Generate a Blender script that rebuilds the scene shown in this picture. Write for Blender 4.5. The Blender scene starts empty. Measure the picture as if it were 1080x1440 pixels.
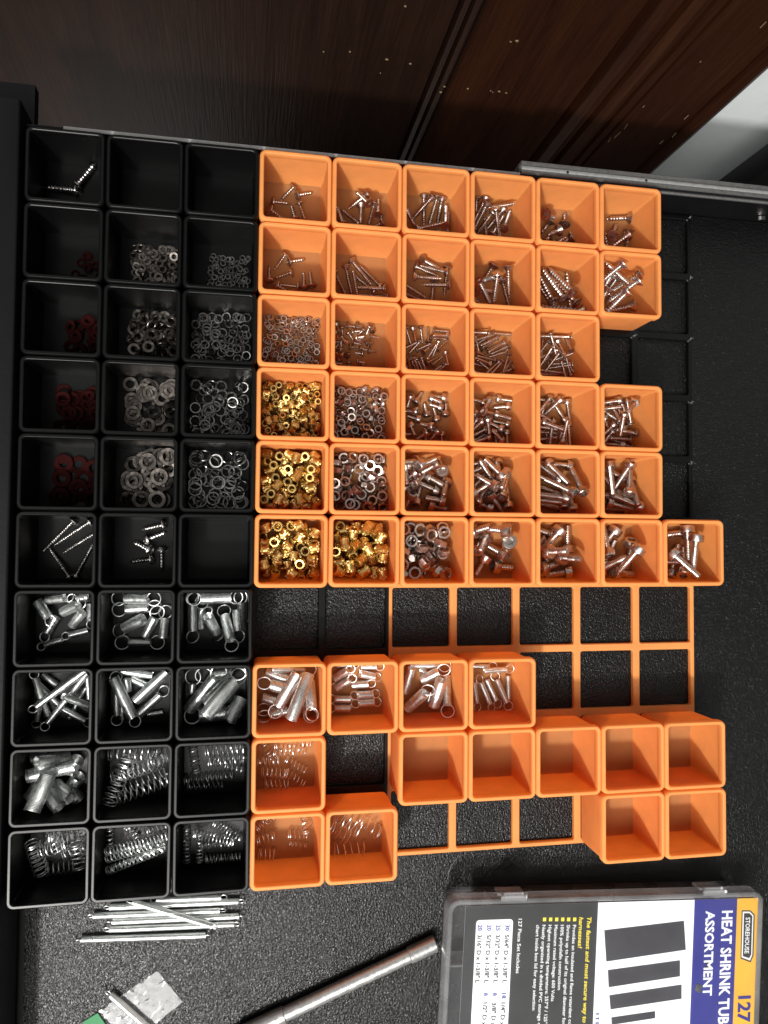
import bpy, math, random
import numpy as np
from mathutils import Matrix, Vector
random.seed(7); RNG = np.random.default_rng(7)
MM = 0.001
scene = bpy.context.scene
C = scene.collection

# ------------------------------------------------------------------ camera
CAM = np.array([120.4231, -224.3445, 466.6199])                       # millimetres
AX = np.array([[0.98311959, 0.0076259, 0.18280513],
               [-0.01428149, 0.99928108, 0.03511936],
               [-0.18240589, -0.03713727, 0.98252171]])               # right, up, back
FOC = 1056.22
cam = bpy.data.cameras.new('camera'); camo = bpy.data.objects.new('camera', cam); C.objects.link(camo)
cam.sensor_fit = 'VERTICAL'; cam.sensor_height = 36.0; cam.sensor_width = 27.0; cam.lens = FOC / 1440 * 36
cam.clip_start = 0.01; cam.clip_end = 50
m = Matrix.Identity(4)
for i in range(3):
    for j in range(3): m[j][i] = AX[i][j]
m.translation = Vector(CAM * MM)
camo.matrix_world = m
scene.camera = camo

def at(u, v, z=None, y=None):
    """point of the place (mm) seen at photo position u, v on the level z or on the upright plane y"""
    d = AX[0] * (u - 540) / FOC - AX[1] * (v - 720) / FOC - AX[2]
    k = (z - CAM[2]) / d[2] if z is not None else (y - CAM[1]) / d[1]
    return CAM + d * k

# ------------------------------------------------------------------ world, lamp, exposure
w = bpy.data.worlds.new('World'); scene.world = w; w.use_nodes = True
w.node_tree.nodes['Background'].inputs[0].default_value = (1.0, 0.98, 0.95, 1)
w.node_tree.nodes['Background'].inputs[1].default_value = 0.32
ld = bpy.data.lights.new('room_lamp', 'AREA'); ld.shape = 'DISK'; ld.size = 0.10; ld.energy = 27.0; ld.color = (1.0, 0.97, 0.92)
lo = bpy.data.objects.new('room_lamp', ld); C.objects.link(lo)
LP = Vector((-0.308, -1.048, 1.137)); lo.location = LP
lo.rotation_euler = (Vector((0.22, -0.22, 0.03)) - LP).to_track_quat('-Z', 'Y').to_euler()
# the lit ceiling and walls of the room behind the photographer: a broad soft light
fd = bpy.data.lights.new('room_bounce', 'AREA'); fd.shape = 'ELLIPSE'; fd.size = 1.7; fd.size_y = 1.3; fd.energy = 54.0; fd.color = (1.0, 0.98, 0.95)
fo = bpy.data.objects.new('room_bounce', fd); C.objects.link(fo)
FP = Vector((-0.40, -1.30, 1.95)); fo.location = FP
fo.rotation_euler = (Vector((0.2, -0.22, 0.03)) - FP).to_track_quat('-Z', 'Y').to_euler()
vs = scene.view_settings; vs.view_transform = 'Standard'; vs.look = 'None'; vs.exposure = 0.0; vs.gamma = 1.0; vs.use_curve_mapping = False
scene.render.engine = 'CYCLES'
scene.cycles.max_bounces = 10; scene.cycles.diffuse_bounces = 6; scene.cycles.glossy_bounces = 5
scene.cycles.transparent_max_bounces = 24; scene.cycles.transmission_bounces = 8
scene.cycles.sample_clamp_indirect = 6.0

# ------------------------------------------------------------------ materials
def newmat(name):
    mt = bpy.data.materials.new(name); mt.use_nodes = True
    nt = mt.node_tree; b = nt.nodes['Principled BSDF']
    return mt, nt, b
def nd(nt, typ, **kw):
    n = nt.nodes.new(typ)
    for k, v in kw.items():
        if k.startswith('i_'): n.inputs[int(k[2:]) if k[2:].isdigit() else k[2:].replace('_', ' ')].default_value = v
        else: setattr(n, k, v)
    return n
def lk(nt, a, ai, b, bi): nt.links.new(a.outputs[ai], b.inputs[bi])
def ramp(nt, stops):
    r = nt.nodes.new('ShaderNodeValToRGB'); e = r.color_ramp.elements
    while len(e) < len(stops): e.new(0.5)
    for x, (p, c) in zip(e, stops): x.position = p; x.color = c if len(c) == 4 else (*c, 1)
    return r
def noise(nt, scale, detail=3, rough=0.55, coord='Object', stretch=None):
    tc = nd(nt, 'ShaderNodeTexCoord'); n = nd(nt, 'ShaderNodeTexNoise')
    n.inputs['Scale'].default_value = scale; n.inputs['Detail'].default_value = detail; n.inputs['Roughness'].default_value = rough
    if stretch:
        mp = nd(nt, 'ShaderNodeMapping'); mp.inputs['Scale'].default_value = stretch
        lk(nt, tc, coord, mp, 0); lk(nt, mp, 0, n, 0)
    else: lk(nt, tc, coord, n, 0)
    return n

def plastic(name, col, rough, trans, spec=0.5, var=0.05, lines=0.25):
    """printed plastic with layer lines; trans = share of light that passes through the thin wall"""
    mt, nt, b = newmat(name)
    n = noise(nt, 90, 3)
    hi = [min(1, c * (1 + var)) for c in col]; lo_ = [c * (1 - var) for c in col]
    r = ramp(nt, [(0.3, lo_), (0.7, hi)]); lk(nt, n, 0, r, 0); lk(nt, r, 0, b, 'Base Color')
    b.inputs['Roughness'].default_value = rough; b.inputs['Specular IOR Level'].default_value = spec
    tc = nd(nt, 'ShaderNodeTexCoord')
    wv = nd(nt, 'ShaderNodeTexWave', wave_type='BANDS', bands_direction='Z'); wv.inputs['Scale'].default_value = 950.0
    wv.inputs['Distortion'].default_value = 0.6
    lk(nt, tc, 'Object', wv, 0)
    n2 = noise(nt, 700, 2)
    mx = nd(nt, 'ShaderNodeMath', operation='MULTIPLY_ADD'); mx.inputs[1].default_value = 0.6; lk(nt, n2, 0, mx, 0); lk(nt, wv, 1, mx, 2)
    bp = nd(nt, 'ShaderNodeBump'); bp.inputs['Strength'].default_value = lines; bp.inputs['Distance'].default_value = 0.0001
    lk(nt, mx, 0, bp, 'Height'); lk(nt, bp, 0, b, 'Normal')
    if trans:
        t = nd(nt, 'ShaderNodeBsdfTranslucent'); lk(nt, r, 0, t, 0)
        ms = nd(nt, 'ShaderNodeMixShader'); ms.inputs[0].default_value = trans
        lk(nt, b, 0, ms, 1); lk(nt, t, 0, ms, 2); lk(nt, ms, 0, nt.nodes['Material Output'], 0)
    return mt

def metal(name, col, rough, var=0.12, metallic=1.0, aniso=0.0):
    mt, nt, b = newmat(name)
    n = noise(nt, 420, 4, 0.6)
    oi = nd(nt, 'ShaderNodeObjectInfo')
    r = ramp(nt, [(0.2, [c * (1 - var) for c in col]), (0.75, [min(1, c * (1 + var * 0.6)) for c in col])])
    ad = nd(nt, 'ShaderNodeMath', operation='MULTIPLY_ADD'); ad.inputs[1].default_value = 0.45; lk(nt, oi, 'Random', ad, 0); 
    sb = nd(nt, 'ShaderNodeMath', operation='SUBTRACT'); sb.inputs[1].default_value = 0.22; lk(nt, n, 0, sb, 0); lk(nt, sb, 0, ad, 2)
    lk(nt, ad, 0, r, 0); lk(nt, r, 0, b, 'Base Color')
    b.inputs['Metallic'].default_value = metallic
    r2 = ramp(nt, [(0.3, (rough * 0.75,) * 3), (0.75, (min(1, rough * 1.4),) * 3)]); lk(nt, n, 0, r2, 0); lk(nt, r2, 0, b, 'Roughness')
    return mt

def plain(name, col, rough=0.5, spec=0.5, var=0.06, scale=60, bump=0.0, bscale=400, metallic=0.0):
    mt, nt, b = newmat(name)
    n = noise(nt, scale, 4)
    r = ramp(nt, [(0.3, [c * (1 - var) for c in col]), (0.7, [min(1, c * (1 + var)) for c in col])])
    lk(nt, n, 0, r, 0); lk(nt, r, 0, b, 'Base Color')
    b.inputs['Roughness'].default_value = rough; b.inputs['Specular IOR Level'].default_value = spec; b.inputs['Metallic'].default_value = metallic
    if bump:
        n2 = noise(nt, bscale, 4); bp = nd(nt, 'ShaderNodeBump'); bp.inputs['Strength'].default_value = bump; bp.inputs['Distance'].default_value = 0.0004
        lk(nt, n2, 0, bp, 'Height'); lk(nt, bp, 0, b, 'Normal')
    return mt

M = {}
M['orange'] = plastic('orange_plastic', (0.90, 0.415, 0.13), 0.5, 0.5, 0.3)
M['orange_thin'] = plastic('orange_plastic_thin_floor', (0.80, 0.42, 0.17), 0.5, 0.70, 0.15)
M['black'] = plastic('black_plastic', (0.0022, 0.0023, 0.0024), 0.33, 0, 0.2, 0.1, 0.3)
M['steel'] = metal('bright_steel', (0.68, 0.66, 0.64), 0.26)
M['screw'] = metal('zinc_screw', (0.52, 0.46, 0.42), 0.3, 0.2)
M['dull'] = metal('dull_steel', (0.17, 0.15, 0.135), 0.36, 0.8)
M['dark_steel'] = metal('dark_lock_steel', (0.28, 0.27, 0.26), 0.3, 0.6)
M['spring'] = metal('spring_wire', (0.88, 0.90, 0.89), 0.33, 0.1)
M['brass'] = metal('yellow_brass', (0.70, 0.50, 0.18), 0.38, 0.22)
M['nut'] = metal('nickel_nut', (0.50, 0.43, 0.39), 0.36, 0.2)
M['red'] = plain('red_fibre', (0.017, 0.0013, 0.001), 0.85, 0.1, 0.15, 200)
M['drawer'] = plain('black_drawer_paint', (0.004, 0.0042, 0.005), 0.42, 0.2, 0.15, 30, 0.2, 300)
M['edge'] = metal('bare_steel_edge', (0.30, 0.30, 0.295), 0.42, 0.2, 0.35)
M['rail'] = metal('slide_steel', (0.12, 0.12, 0.118), 0.34, 0.3, 0.5)
M['handle'] = metal('aluminium_handle', (0.52, 0.51, 0.50), 0.33, 0.06, 0.85)
M['postblack'] = plain('black_gloss_paint', (0.012, 0.0125, 0.013), 0.3)
M['wall'] = plain('white_wall_paint', (0.62, 0.66, 0.66), 0.6, 0.3, 0.03, 20, 0.9, 60)
M['green'] = plain('green_film', (0.05, 0.18, 0.085), 0.6, 0.1)
M['chip'] = plain('pale_bare_wood', (0.15, 0.105, 0.055), 0.8)
M['white_ink'] = plain('white_print', (0.78, 0.80, 0.81), 0.5, 0.3, 0.02)
M['black_ink'] = plain('black_print', (0.022, 0.023, 0.024), 0.5, 0.3, 0.1)
M['blue_ink'] = plain('blue_print', (0.022, 0.024, 0.21), 0.5, 0.3, 0.06)
M['yellow_ink'] = plain('amber_print', (0.72, 0.40, 0.04), 0.5, 0.3, 0.05)
M['lemon_ink'] = plain('lemon_print', (0.80, 0.66, 0.06), 0.5, 0.3, 0.03)
M['tube_ink'] = plain('charcoal_print', (0.03, 0.029, 0.036), 0.6, 0.3, 0.25, 40)
M['wisp'] = plain('pale_plastic_wisp', (0.14, 0.145, 0.145), 0.35)

# floor liner: pebbled black vinyl
def liner_mat():
    mt, nt, b = newmat('pebbled_vinyl')
    b.inputs['Base Color'].default_value = (0.003, 0.0031, 0.0032, 1)
    tc = nd(nt, 'ShaderNodeTexCoord')
    mp = nd(nt, 'ShaderNodeMapping'); mp.inputs['Scale'].default_value = (1.25, 0.85, 1); lk(nt, tc, 'Object', mp, 0)
    nz = nd(nt, 'ShaderNodeTexNoise'); nz.inputs['Scale'].default_value = 880; nz.inputs['Detail'].default_value = 2.5; nz.inputs['Distortion'].default_value = 0.8; lk(nt, mp, 0, nz, 0)
    vo = nd(nt, 'ShaderNodeTexVoronoi', feature='SMOOTH_F1'); vo.inputs['Scale'].default_value = 780; lk(nt, mp, 0, vo, 0)
    mu = nd(nt, 'ShaderNodeMath', operation='MULTIPLY_ADD'); mu.inputs[1].default_value = -0.55; lk(nt, vo, 0, mu, 0); lk(nt, nz, 0, mu, 2)
    bp = nd(nt, 'ShaderNodeBump'); bp.inputs['Strength'].default_value = 1.0; bp.inputs['Distance'].default_value = 0.00052; b.inputs['Specular IOR Level'].default_value = 0.25
    lk(nt, mu, 0, bp, 'Height'); lk(nt, bp, 0, b, 'Normal')
    n3 = noise(nt, 14, 4); r = ramp(nt, [(0.35, (0.22,) * 3), (0.7, (0.30,) * 3)]); lk(nt, n3, 0, r, 0); lk(nt, r, 0, b, 'Roughness')
    # sparse pale dust
    v2 = nd(nt, 'ShaderNodeTexVoronoi'); v2.inputs['Scale'].default_value = 240; lk(nt, tc, 'Object', v2, 0)
    n4 = noise(nt, 22, 2)
    r3 = ramp(nt, [(0.0, (1,) * 3), (0.10, (0,) * 3)]); lk(nt, v2, 0, r3, 0)
    r4 = ramp(nt, [(0.52, (0,) * 3), (0.68, (1,) * 3)]); lk(nt, n4, 0, r4, 0)
    mm = nd(nt, 'ShaderNodeMath', operation='MULTIPLY'); lk(nt, r3, 0, mm, 0); lk(nt, r4, 0, mm, 1)
    mc = nd(nt, 'ShaderNodeMix', data_type='RGBA'); lk(nt, mm, 0, mc, 0)
    mc.inputs[6].default_value = (0.003, 0.0031, 0.0032, 1); mc.inputs[7].default_value = (0.045, 0.045, 0.042, 1)
    nt.links.new(mc.outputs[2], b.inputs['Base Color'])
    return mt
M['liner'] = liner_mat()

def wood_mat(name, c0, c1, c2):
    mt, nt, b = newmat(name)
    n = noise(nt, 9, 5, 0.6, 'Object', (6.0, 6.0, 0.5))
    n2 = noise(nt, 55, 4, 0.6, 'Object', (9.0, 9.0, 0.35))
    mx = nd(nt, 'ShaderNodeMath', operation='MULTIPLY_ADD'); mx.inputs[1].default_value = 0.45; lk(nt, n2, 0, mx, 0)
    s = nd(nt, 'ShaderNodeMath', operation='MULTIPLY'); s.inputs[1].default_value = 0.6; lk(nt, n, 0, s, 0); lk(nt, s, 0, mx, 2)
    r = ramp(nt, [(0.34, c0), (0.52, c1), (0.72, c2)]); lk(nt, mx, 0, r, 0); lk(nt, r, 0, b, 'Base Color')
    b.inputs['Roughness'].default_value = 0.3; b.inputs['Specular IOR Level'].default_value = 0.45
    bp = nd(nt, 'ShaderNodeBump'); bp.inputs['Strength'].default_value = 0.45; bp.inputs['Distance'].default_value = 0.0006
    lk(nt, n2, 0, bp, 'Height'); lk(nt, bp, 0, b, 'Normal')
    return mt
M['wood'] = wood_mat('dark_stained_wood', (0.0055, 0.0024, 0.0015), (0.0115, 0.0048, 0.0028), (0.019, 0.008, 0.0045))
M['wood_red'] = wood_mat('red_brown_wood', (0.009, 0.0026, 0.0011), (0.020, 0.006, 0.0023), (0.032, 0.011, 0.0042))

def clear_mat(name, milk, tint):
    mt, nt, b = newmat(name)
    out = nt.nodes['Material Output']; nt.nodes.remove(b)
    tr = nd(nt, 'ShaderNodeBsdfTransparent'); tr.inputs[0].default_value = tint
    gl = nd(nt, 'ShaderNodeBsdfGlossy'); gl.inputs['Roughness'].default_value = 0.14
    df = nd(nt, 'ShaderNodeBsdfDiffuse'); df.inputs[0].default_value = (0.75, 0.76, 0.78, 1)
    tl = nd(nt, 'ShaderNodeBsdfTranslucent'); tl.inputs[0].default_value = (0.75, 0.76, 0.78, 1)
    m0 = nd(nt, 'ShaderNodeMixShader'); m0.inputs[0].default_value = 0.5; lk(nt, df, 0, m0, 1); lk(nt, tl, 0, m0, 2)
    n = noise(nt, 45, 3); rr_ = ramp(nt, [(0.3, (milk * 0.7,) * 3), (0.7, (milk * 1.3,) * 3)]); lk(nt, n, 0, rr_, 0)
    m1 = nd(nt, 'ShaderNodeMixShader'); lk(nt, rr_, 0, m1, 0); lk(nt, tr, 0, m1, 1); lk(nt, m0, 0, m1, 2)
    fr = nd(nt, 'ShaderNodeFresnel'); fr.inputs[0].default_value = 1.48
    m2 = nd(nt, 'ShaderNodeMixShader'); lk(nt, fr, 0, m2, 0); lk(nt, m1, 0, m2, 1); lk(nt, gl, 0, m2, 2)
    lk(nt, m2, 0, out, 0)
    return mt
M['clear'] = clear_mat('clear_polypropylene', 0.045, (0.95, 0.95, 0.96, 1))
M['milky'] = clear_mat('milky_polypropylene', 0.28, (0.93, 0.93, 0.94, 1))
M['tape'] = clear_mat('crinkled_clear_tape', 0.2, (0.9, 0.9, 0.9, 1))

# ------------------------------------------------------------------ mesh helpers (all in millimetres)
class MB:
    def __init__(s): s.v = []; s.f = []
    def add(s, vs, fs):
        o = len(s.v); s.v.extend([tuple(p) for p in vs]); s.f.extend([tuple(i + o for i in f) for f in fs]); return s
    def box(s, a, b):
        x0, y0, z0 = a; x1, y1, z1 = b
        return s.add([(x0,y0,z0),(x1,y0,z0),(x1,y1,z0),(x0,y1,z0),(x0,y0,z1),(x1,y0,z1),(x1,y1,z1),(x0,y1,z1)],
                     [(0,3,2,1),(4,5,6,7),(0,1,5,4),(1,2,6,5),(2,3,7,6),(3,0,4,7)])
    def loft(s, loops, cap0=False, cap1=False, closed=True):
        n = len(loops[0]); vs = [p for l in loops for p in l]; fs = []
        for k in range(len(loops) - 1):
            for i in range(n if closed else n - 1):
                j = (i + 1) % n
                fs.append((k*n+i, k*n+j, (k+1)*n+j, (k+1)*n+i))
        if cap0: fs.append(tuple(reversed(range(n))))
        if cap1: fs.append(tuple((len(loops)-1)*n + i for i in range(n)))
        return s.add(vs, fs)
    def lathe(s, prof, seg=14, cap0=False, cap1=False):          # profile of (x, r) turned round the x axis
        loops = []
        for x, r in prof:
            rf = r if callable(r) else (lambda t, r=r: r)
            loops.append([(x, rf(t)*math.cos(t), rf(t)*math.sin(t)) for t in [2*math.pi*i/seg for i in range(seg)]])
        return s.loft(loops, cap0, cap1)
    def tube(s, pts, r, sides=6, closed=False, caps=True):
        P = [Vector(p) for p in pts]; n = len(P); loops = []; up = None
        for i in range(n):
            t = (P[(i+1) % n] - P[i-1]) if closed else (P[min(i+1, n-1)] - P[max(i-1, 0)])
            t.normalize()
            if up is None:
                up = Vector((0,0,1)) if abs(t.z) < 0.9 else Vector((1,0,0))
            up = (up - t * up.dot(t)).normalized(); bi = t.cross(up)
            rr_ = r(i/(n-1)) if callable(r) else r
            loops.append([P[i] + (up*math.cos(a) + bi*math.sin(a))*rr_ for a in [2*math.pi*k/sides for k in range(sides)]])
        if closed: loops.append(loops[0])
        return s.loft(loops, caps and not closed, caps and not closed)
    def mesh(s, name, mat, angle=0.7):
        me = bpy.data.meshes.new(name)
        me.from_pydata([(x*MM, y*MM, z*MM) for x, y, z in s.v], [], s.f)
        me.materials.append(M[mat]); me.shade_smooth(); me.set_sharp_from_angle(angle=angle)
        me.update(); return me
def obj(name, me, parent=None):
    o = bpy.data.objects.new(name, me); C.objects.link(o)
    if parent: o.parent = parent
    return o
def tag(o, label=None, cat=None, group=None, kind=None):
    if label: o['label'] = label
    if cat: o['category'] = cat
    if group: o['group'] = group
    if kind: o['kind'] = kind
    return o
def empty(name, loc=(0,0,0), rz=0):
    o = bpy.data.objects.new(name, None); C.objects.link(o); o.empty_display_size = 0.01
    o.location = [c*MM for c in loc]; o.rotation_euler = (0,0,rz); return o
def rr(h, r, z, n=5, hy=None):
    hy = h if hy is None else hy; out = []
    for cx, cy, a0 in ((h-r, hy-r, 0), (-h+r, hy-r, 90), (-h+r, -hy+r, 180), (h-r, -hy+r, 270)):
        for k in range(n+1):
            a = math.radians(a0 + 90*k/n); out.append((cx + r*math.cos(a), cy + r*math.sin(a), z))
    return out

PITCH = 42.0; RIM = 37.4; FLOOR = 4.0

# ================================================================== the setting
# liner on the drawer bottom
lb = MB().box((0.6, -720, -1.6), (760, 2.4, 0.0))
tag(obj('drawer_liner', lb.mesh('drawer_liner', 'liner')), 'pebbled black vinyl liner covering the drawer bottom', 'liner')
dr = tag(empty('tool_drawer', (0, 0, -3)), 'black steel drawer holding the bins, with a slim wall beside the black bins', 'drawer')
def rel(me_b, dz=3): me_b.v = [(x, y, z+dz) for x, y, z in me_b.v]; return me_b
b = MB().box((-40, -730, -3.2), (770, 3.0, -1.7)); obj('bottom_panel', rel(b).mesh('bottom_panel', 'drawer'), dr)
prof = [(-2.0, 6.5), (-2.0, 38.6), (-2.35, 39.4), (-3.2, 39.8), (-30, 39.8), (-30, 6.5)]
b = MB().loft([[(x, y, z) for x, z in prof] for y in (12, -730)], True, True); obj('side_panel', rel(b).mesh('side_panel', 'drawer', 0.9), dr)
b = MB().box((-30, -730, -1.6), (-3.6, 40, 6.3)); obj('side_flange', rel(b).mesh('side_flange', 'drawer'), dr)
b = MB().box((-1.9, 3.1, -1.6), (770, 4.6, 29.2)); obj('back_panel', rel(b).mesh('back_panel', 'drawer'), dr)
b = MB().box((18, 3.0, 29.25), (286, 4.9, 30.0)); obj('panel_edge', rel(b).mesh('panel_edge', 'edge'), dr)
# slide rail along the back panel
sr = tag(empty('drawer_slide', (287, 8, 20)), 'grey steel drawer slide rail running behind the orange bins', 'slide rail')
def ext(prof, x0, x1):
    b = MB().loft([[(x-287, y-8, z-20) for y, z in prof] for x in (x0, x1)], True, True); return b
outer = [(4.7, 10), (4.7, 29.5), (5.3, 30.3), (6.6, 30.3), (7.0, 29.6), (7.0, 26), (10.6, 26), (10.6, 29.8), (11.1, 30.6), (12.2, 30.6), (12.8, 29.8), (12.8, 10)]
obj('rail_channel', ext(outer, 287, 760).mesh('rail_channel', 'rail', 0.9), sr)
inner = [(7.2, 26.2), (7.2, 28.6), (7.7, 29.2), (9.9, 29.2), (10.4, 28.6), (10.4, 26.2)]
obj('rail_slider', ext(inner, 287.6, 760).mesh('rail_slider', 'edge', 0.9), sr)
lip = [(1.2, 28.2), (1.2, 29.3), (2.0, 29.9), (2.98, 29.3), (2.98, 28.2)]
obj('rail_lip', ext(lip, 300, 760).mesh('rail_lip', 'rail', 0.9), sr)
for x in (318, 372):
    bb = MB().lathe([(0, 1.0), (0.35, 0.8)], 12, True, True); o = obj('rivet', bb.mesh('rivet', 'postblack'), sr)
    o.rotation_euler = (0, -math.pi/2, 0); o.location = ((x-287)*MM, 0.6*MM, 9.1*MM)
# release clip on the back panel
p = at(1074, 298, z=12)
cl = tag(empty('release_clip', (p[0], 3.0, 8)), 'bright metal release clip on the black drawer wall under the rail', 'clip')
b = MB().loft([rr(7, 1, -1.3, 3, 3.2), rr(7, 1, 0, 3, 3.2)], True, True); o = obj('base_plate', b.mesh('base_plate', 'drawer'), cl); o.rotation_euler = (math.pi/2, 0, 0)
b = MB().loft([[(x, y, z) for x, z in [(-3, 0), (-1.2, 3.0), (1.2, 4.0), (6, 4.4), (6, 2.8), (1.6, 2.4), (0, 1.6), (-1, 0)]] for y in (-7, -1.2)], True, True)
obj('lever', b.mesh('lever', 'steel', 0.9), cl).scale = (0.5, 0.45, 0.4)

# wooden door behind the drawer
YD = 108.0
def dx(u, v): return at(u, v, y=YD)[0]
xA = dx(602, 110); xB = dx(640, 110); x3 = dx(838, 110); x4 = dx(928, 110); x5 = dx(985, 150); xE = dx(1010, 153)
door = tag(empty('wooden_door', (100, YD, -700)), 'dark stained panelled wooden door standing behind the drawer', 'door')
def dbox(a, b_): return MB().box((a[0]-100, a[1], a[2]+700), (b_[0]-100, b_[1], b_[2]+700))
Z0, Z1 = -700, 620
obj('door_stile', dbox((-520, 0, Z0), (xA, 22, Z1)).mesh('door_stile', 'wood'), door)
def moulding(x0, x1, prof, mat):
    pr = [(x0 + (x1-x0)*t, y) for t, y in prof] + [(x1, 22), (x0, 22)]
    bb = MB().loft([[(x-100, y, z+700) for x, y in pr] for z in (Z0, Z1)], True, True)
    obj('door_moulding', bb.mesh('door_moulding', mat, 0.5), door)
moulding(xA+0.05, xB, [(0, 0), (0.03, 7), (0.10, 7), (0.13, -3), (0.28, -5), (0.33, 4), (0.37, 4), (0.42, -6), (0.55, -8), (0.66, -6), (0.70, 5), (0.75, 5), (0.8, -2), (0.9, 0), (0.96, 9), (1, 9)], 'wood')
obj('door_panel', dbox((xB+0.05, 6, Z0), (x3, 22, Z1)).mesh('door_panel', 'wood_red'), door)
moulding(x3+0.05, x4, [(0, 9), (0.03, 12), (0.08, 12), (0.11, 1), (0.22, -4), (0.30, -5), (0.33, 6), (0.37, 6), (0.42, -5), (0.55, -8), (0.64, -7), (0.67, 3), (0.70, 3), (0.74, -6), (0.88, -5), (0.91, 6), (0.96, 6), (1, -2)], 'wood_red')
obj('door_stile', dbox((x4+0.05, -2, Z0), (x5, 22, Z1)).mesh('door_stile', 'wood_red'), door)
moulding(x5+0.05, xE, [(0, 5), (0.1, 5), (0.2, -4), (0.35, -8), (0.5, -8.5), (0.8, -6.2), (0.95, -4), (1, 0)], 'wood_red')
rc = random.Random(3)
for u, v, s in [(570, 9, 3.0), (544, 84, 3.2), (577, 90, 2.6), (455, 73, 1.6), (492, 73, 2.0), (535, 103, 1.3), (658, 125, 3), (702, 129, 3.2), (712, 131, 2.4), (727, 58, 4.2), (718, 59, 2.2), (690, 128, 1.6), (620, 130, 3.0), (625, 122, 2.2), (693, 130, 1.3)]:
    yy = YD - (8.2 if 605 < u < 632 else 0.3)
    if u > 632: yy = YD + 5.7
    q = at(u, v, y=yy); n = 7
    lp = [((s*(0.7+0.6*rc.random()))*math.cos(2*math.pi*k/n), 0, (s*0.55*(0.6+0.8*rc.random()))*math.sin(2*math.pi*k/n)) for k in range(n)]
    bb = MB().loft([[(a, 0.35, c) for a, _, c in lp], [(a*0.8, -0.25, c*0.8) for a, _, c in lp]], True, True)
    o = obj('paint_chip', bb.mesh('paint_chip', 'chip'), door); o.location = ((q[0]-100)*MM, (q[1]-YD)*MM, (q[2]+700)*MM); o.scale = (0.34, 1, 0.34)
for u, v, ln in [(880, 178, 10), (868, 190, 13), (857, 197, 9), (948, 190, 9), (930, 200, 7), (965, 165, 8), (1073, 35, 8), (905, 150, 3), (985, 87, 2)]:
    yy = YD - (7.3 if u > 925 else 2.2)
    q = at(u, v, y=yy); bb = MB().box((-0.22, -0.25, -ln/3), (0.22, 0.3, ln/3)); o = obj('paint_chip', bb.mesh('paint_chip', 'chip'), door)
    o.location = ((q[0]-100)*MM, (q[1]-YD)*MM, (q[2]+700)*MM); o.rotation_euler = (0, rc.uniform(-.15, .15), 0)
# white wall beside the door and the black post in front of it
wb = MB(); nx, nz = 60, 90; xs = np.linspace(xE-30, 1500, nx); zs = np.linspace(Z0, 900, nz)
wb.add([(x, YD+26+0.5*math.sin(x*0.05)*math.cos(z*0.07), z) for z in zs for x in xs], [(j*nx+i, j*nx+i+1, (j+1)*nx+i+1, (j+1)*nx+i) for j in range(nz-1) for i in range(nx-1)])
tag(obj('white_wall', wb.mesh('white_wall', 'wall')), kind='structure')
fb = MB().box((-1500, -1500, Z0-20), (1600, YD+60, Z0)); tag(obj('floor', fb.mesh('floor', 'wood')), kind='structure')
xp = at(1118, 212, y=YD-25)[0]
pb = MB().loft([[(xp + x, YD-25 + y, z) for x, y in [(0, 6), (1.2, 1.2), (6, 0), (60, 0), (60, 22), (0, 22)]] for z in (Z0, 330)], True, True)
tag(obj('cabinet_post', pb.mesh('cabinet_post', 'postblack', 0.9)), 'glossy black upright post standing before the white wall', 'post')

# ================================================================== base grids
def grid_plate(c0, c1, r0, r1, mat, label):
    b = MB(); cx, cy = (c0+c1)/2*PITCH, -(r0+r1)/2*PITCH; H = 3.3
    for c in range(c0, c1):
        for r in range(r0, r1):
            ox, oy = (c+0.5)*PITCH - cx, -(r+0.5)*PITCH - cy
            def sh(l): return [(x+ox, y+oy, z) for x, y, z in l]
            e = 0.25; top = H
            b.loft([sh(rr(18.7, 1.6, 0.02, 4)), sh(rr(18.7, 1.6, top-0.5, 4)), sh(rr(19.15, 1.9, top, 4)), sh(rr(20.99, 0.3, top, 4)), sh(rr(20.99, 0.3, 0.02, 4))])
    o = obj('grid_plate', b.mesh('grid_plate', mat, 0.5)); o.location = (cx*MM, cy*MM, 0)
    return tag(o, label, 'grid plate', 'grid plates under the bins')
grid_plate(0, 3, 0, 5, 'black', 'black grid plate under the empty black bins and the washer bins')
grid_plate(0, 3, 5, 10, 'black', 'black grid plate under the black bins of springs')
grid_plate(3, 5, 0, 5, 'black', 'black grid plate under the brass insert bins and short screw bins')
grid_plate(3, 5, 5, 10, 'black', 'black grid plate with two bare cells side by side below the brass inserts')
grid_plate(5, 10, 0, 6, 'black', 'black grid plate showing past the orange bins near the slide rail')
grid_plate(5, 10, 6, 10, 'orange', 'orange grid plate with bare windows showing the black liner')

# ================================================================== bins
def bin_meshes(mat):
    wl = MB()
    wl.loft([rr(18.2, 2.2, 2.4), rr(18.75, 2.4, 3.5), rr(19.85, 2.9, 6.4), rr(19.85, 2.9, 31.6)])
    wl.loft([rr(18.75, 1.5, 32.0), rr(18.75, 1.3, 10.6), rr(17.4, 0.9, FLOOR)])
    rm = MB().loft([rr(19.85, 2.9, 31.6), rr(20.8, 3.7, 32.6), rr(20.85, 3.8, 36.0), rr(20.6, 3.6, 36.85), rr(20.0, 3.2, RIM), rr(18.95, 2.4, RIM), rr(18.5, 2.0, 37.05), rr(18.3, 1.8, 36.2), rr(18.3, 1.8, 32.9), rr(18.75, 1.5, 32.0)])
    fl = MB().loft([rr(17.4, 0.9, FLOOR)], False, True); fl.f = [tuple(range(24))]
    fl.add(rr(18.2, 2.2, 2.4), [tuple(reversed(range(24)))])
    return [('wall', wl.mesh('wall', mat, 0.6)), ('rim', rm.mesh('rim', mat, 0.6)), ('floor', fl.mesh('floor', 'orange_thin' if mat == 'orange' else mat))]
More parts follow.
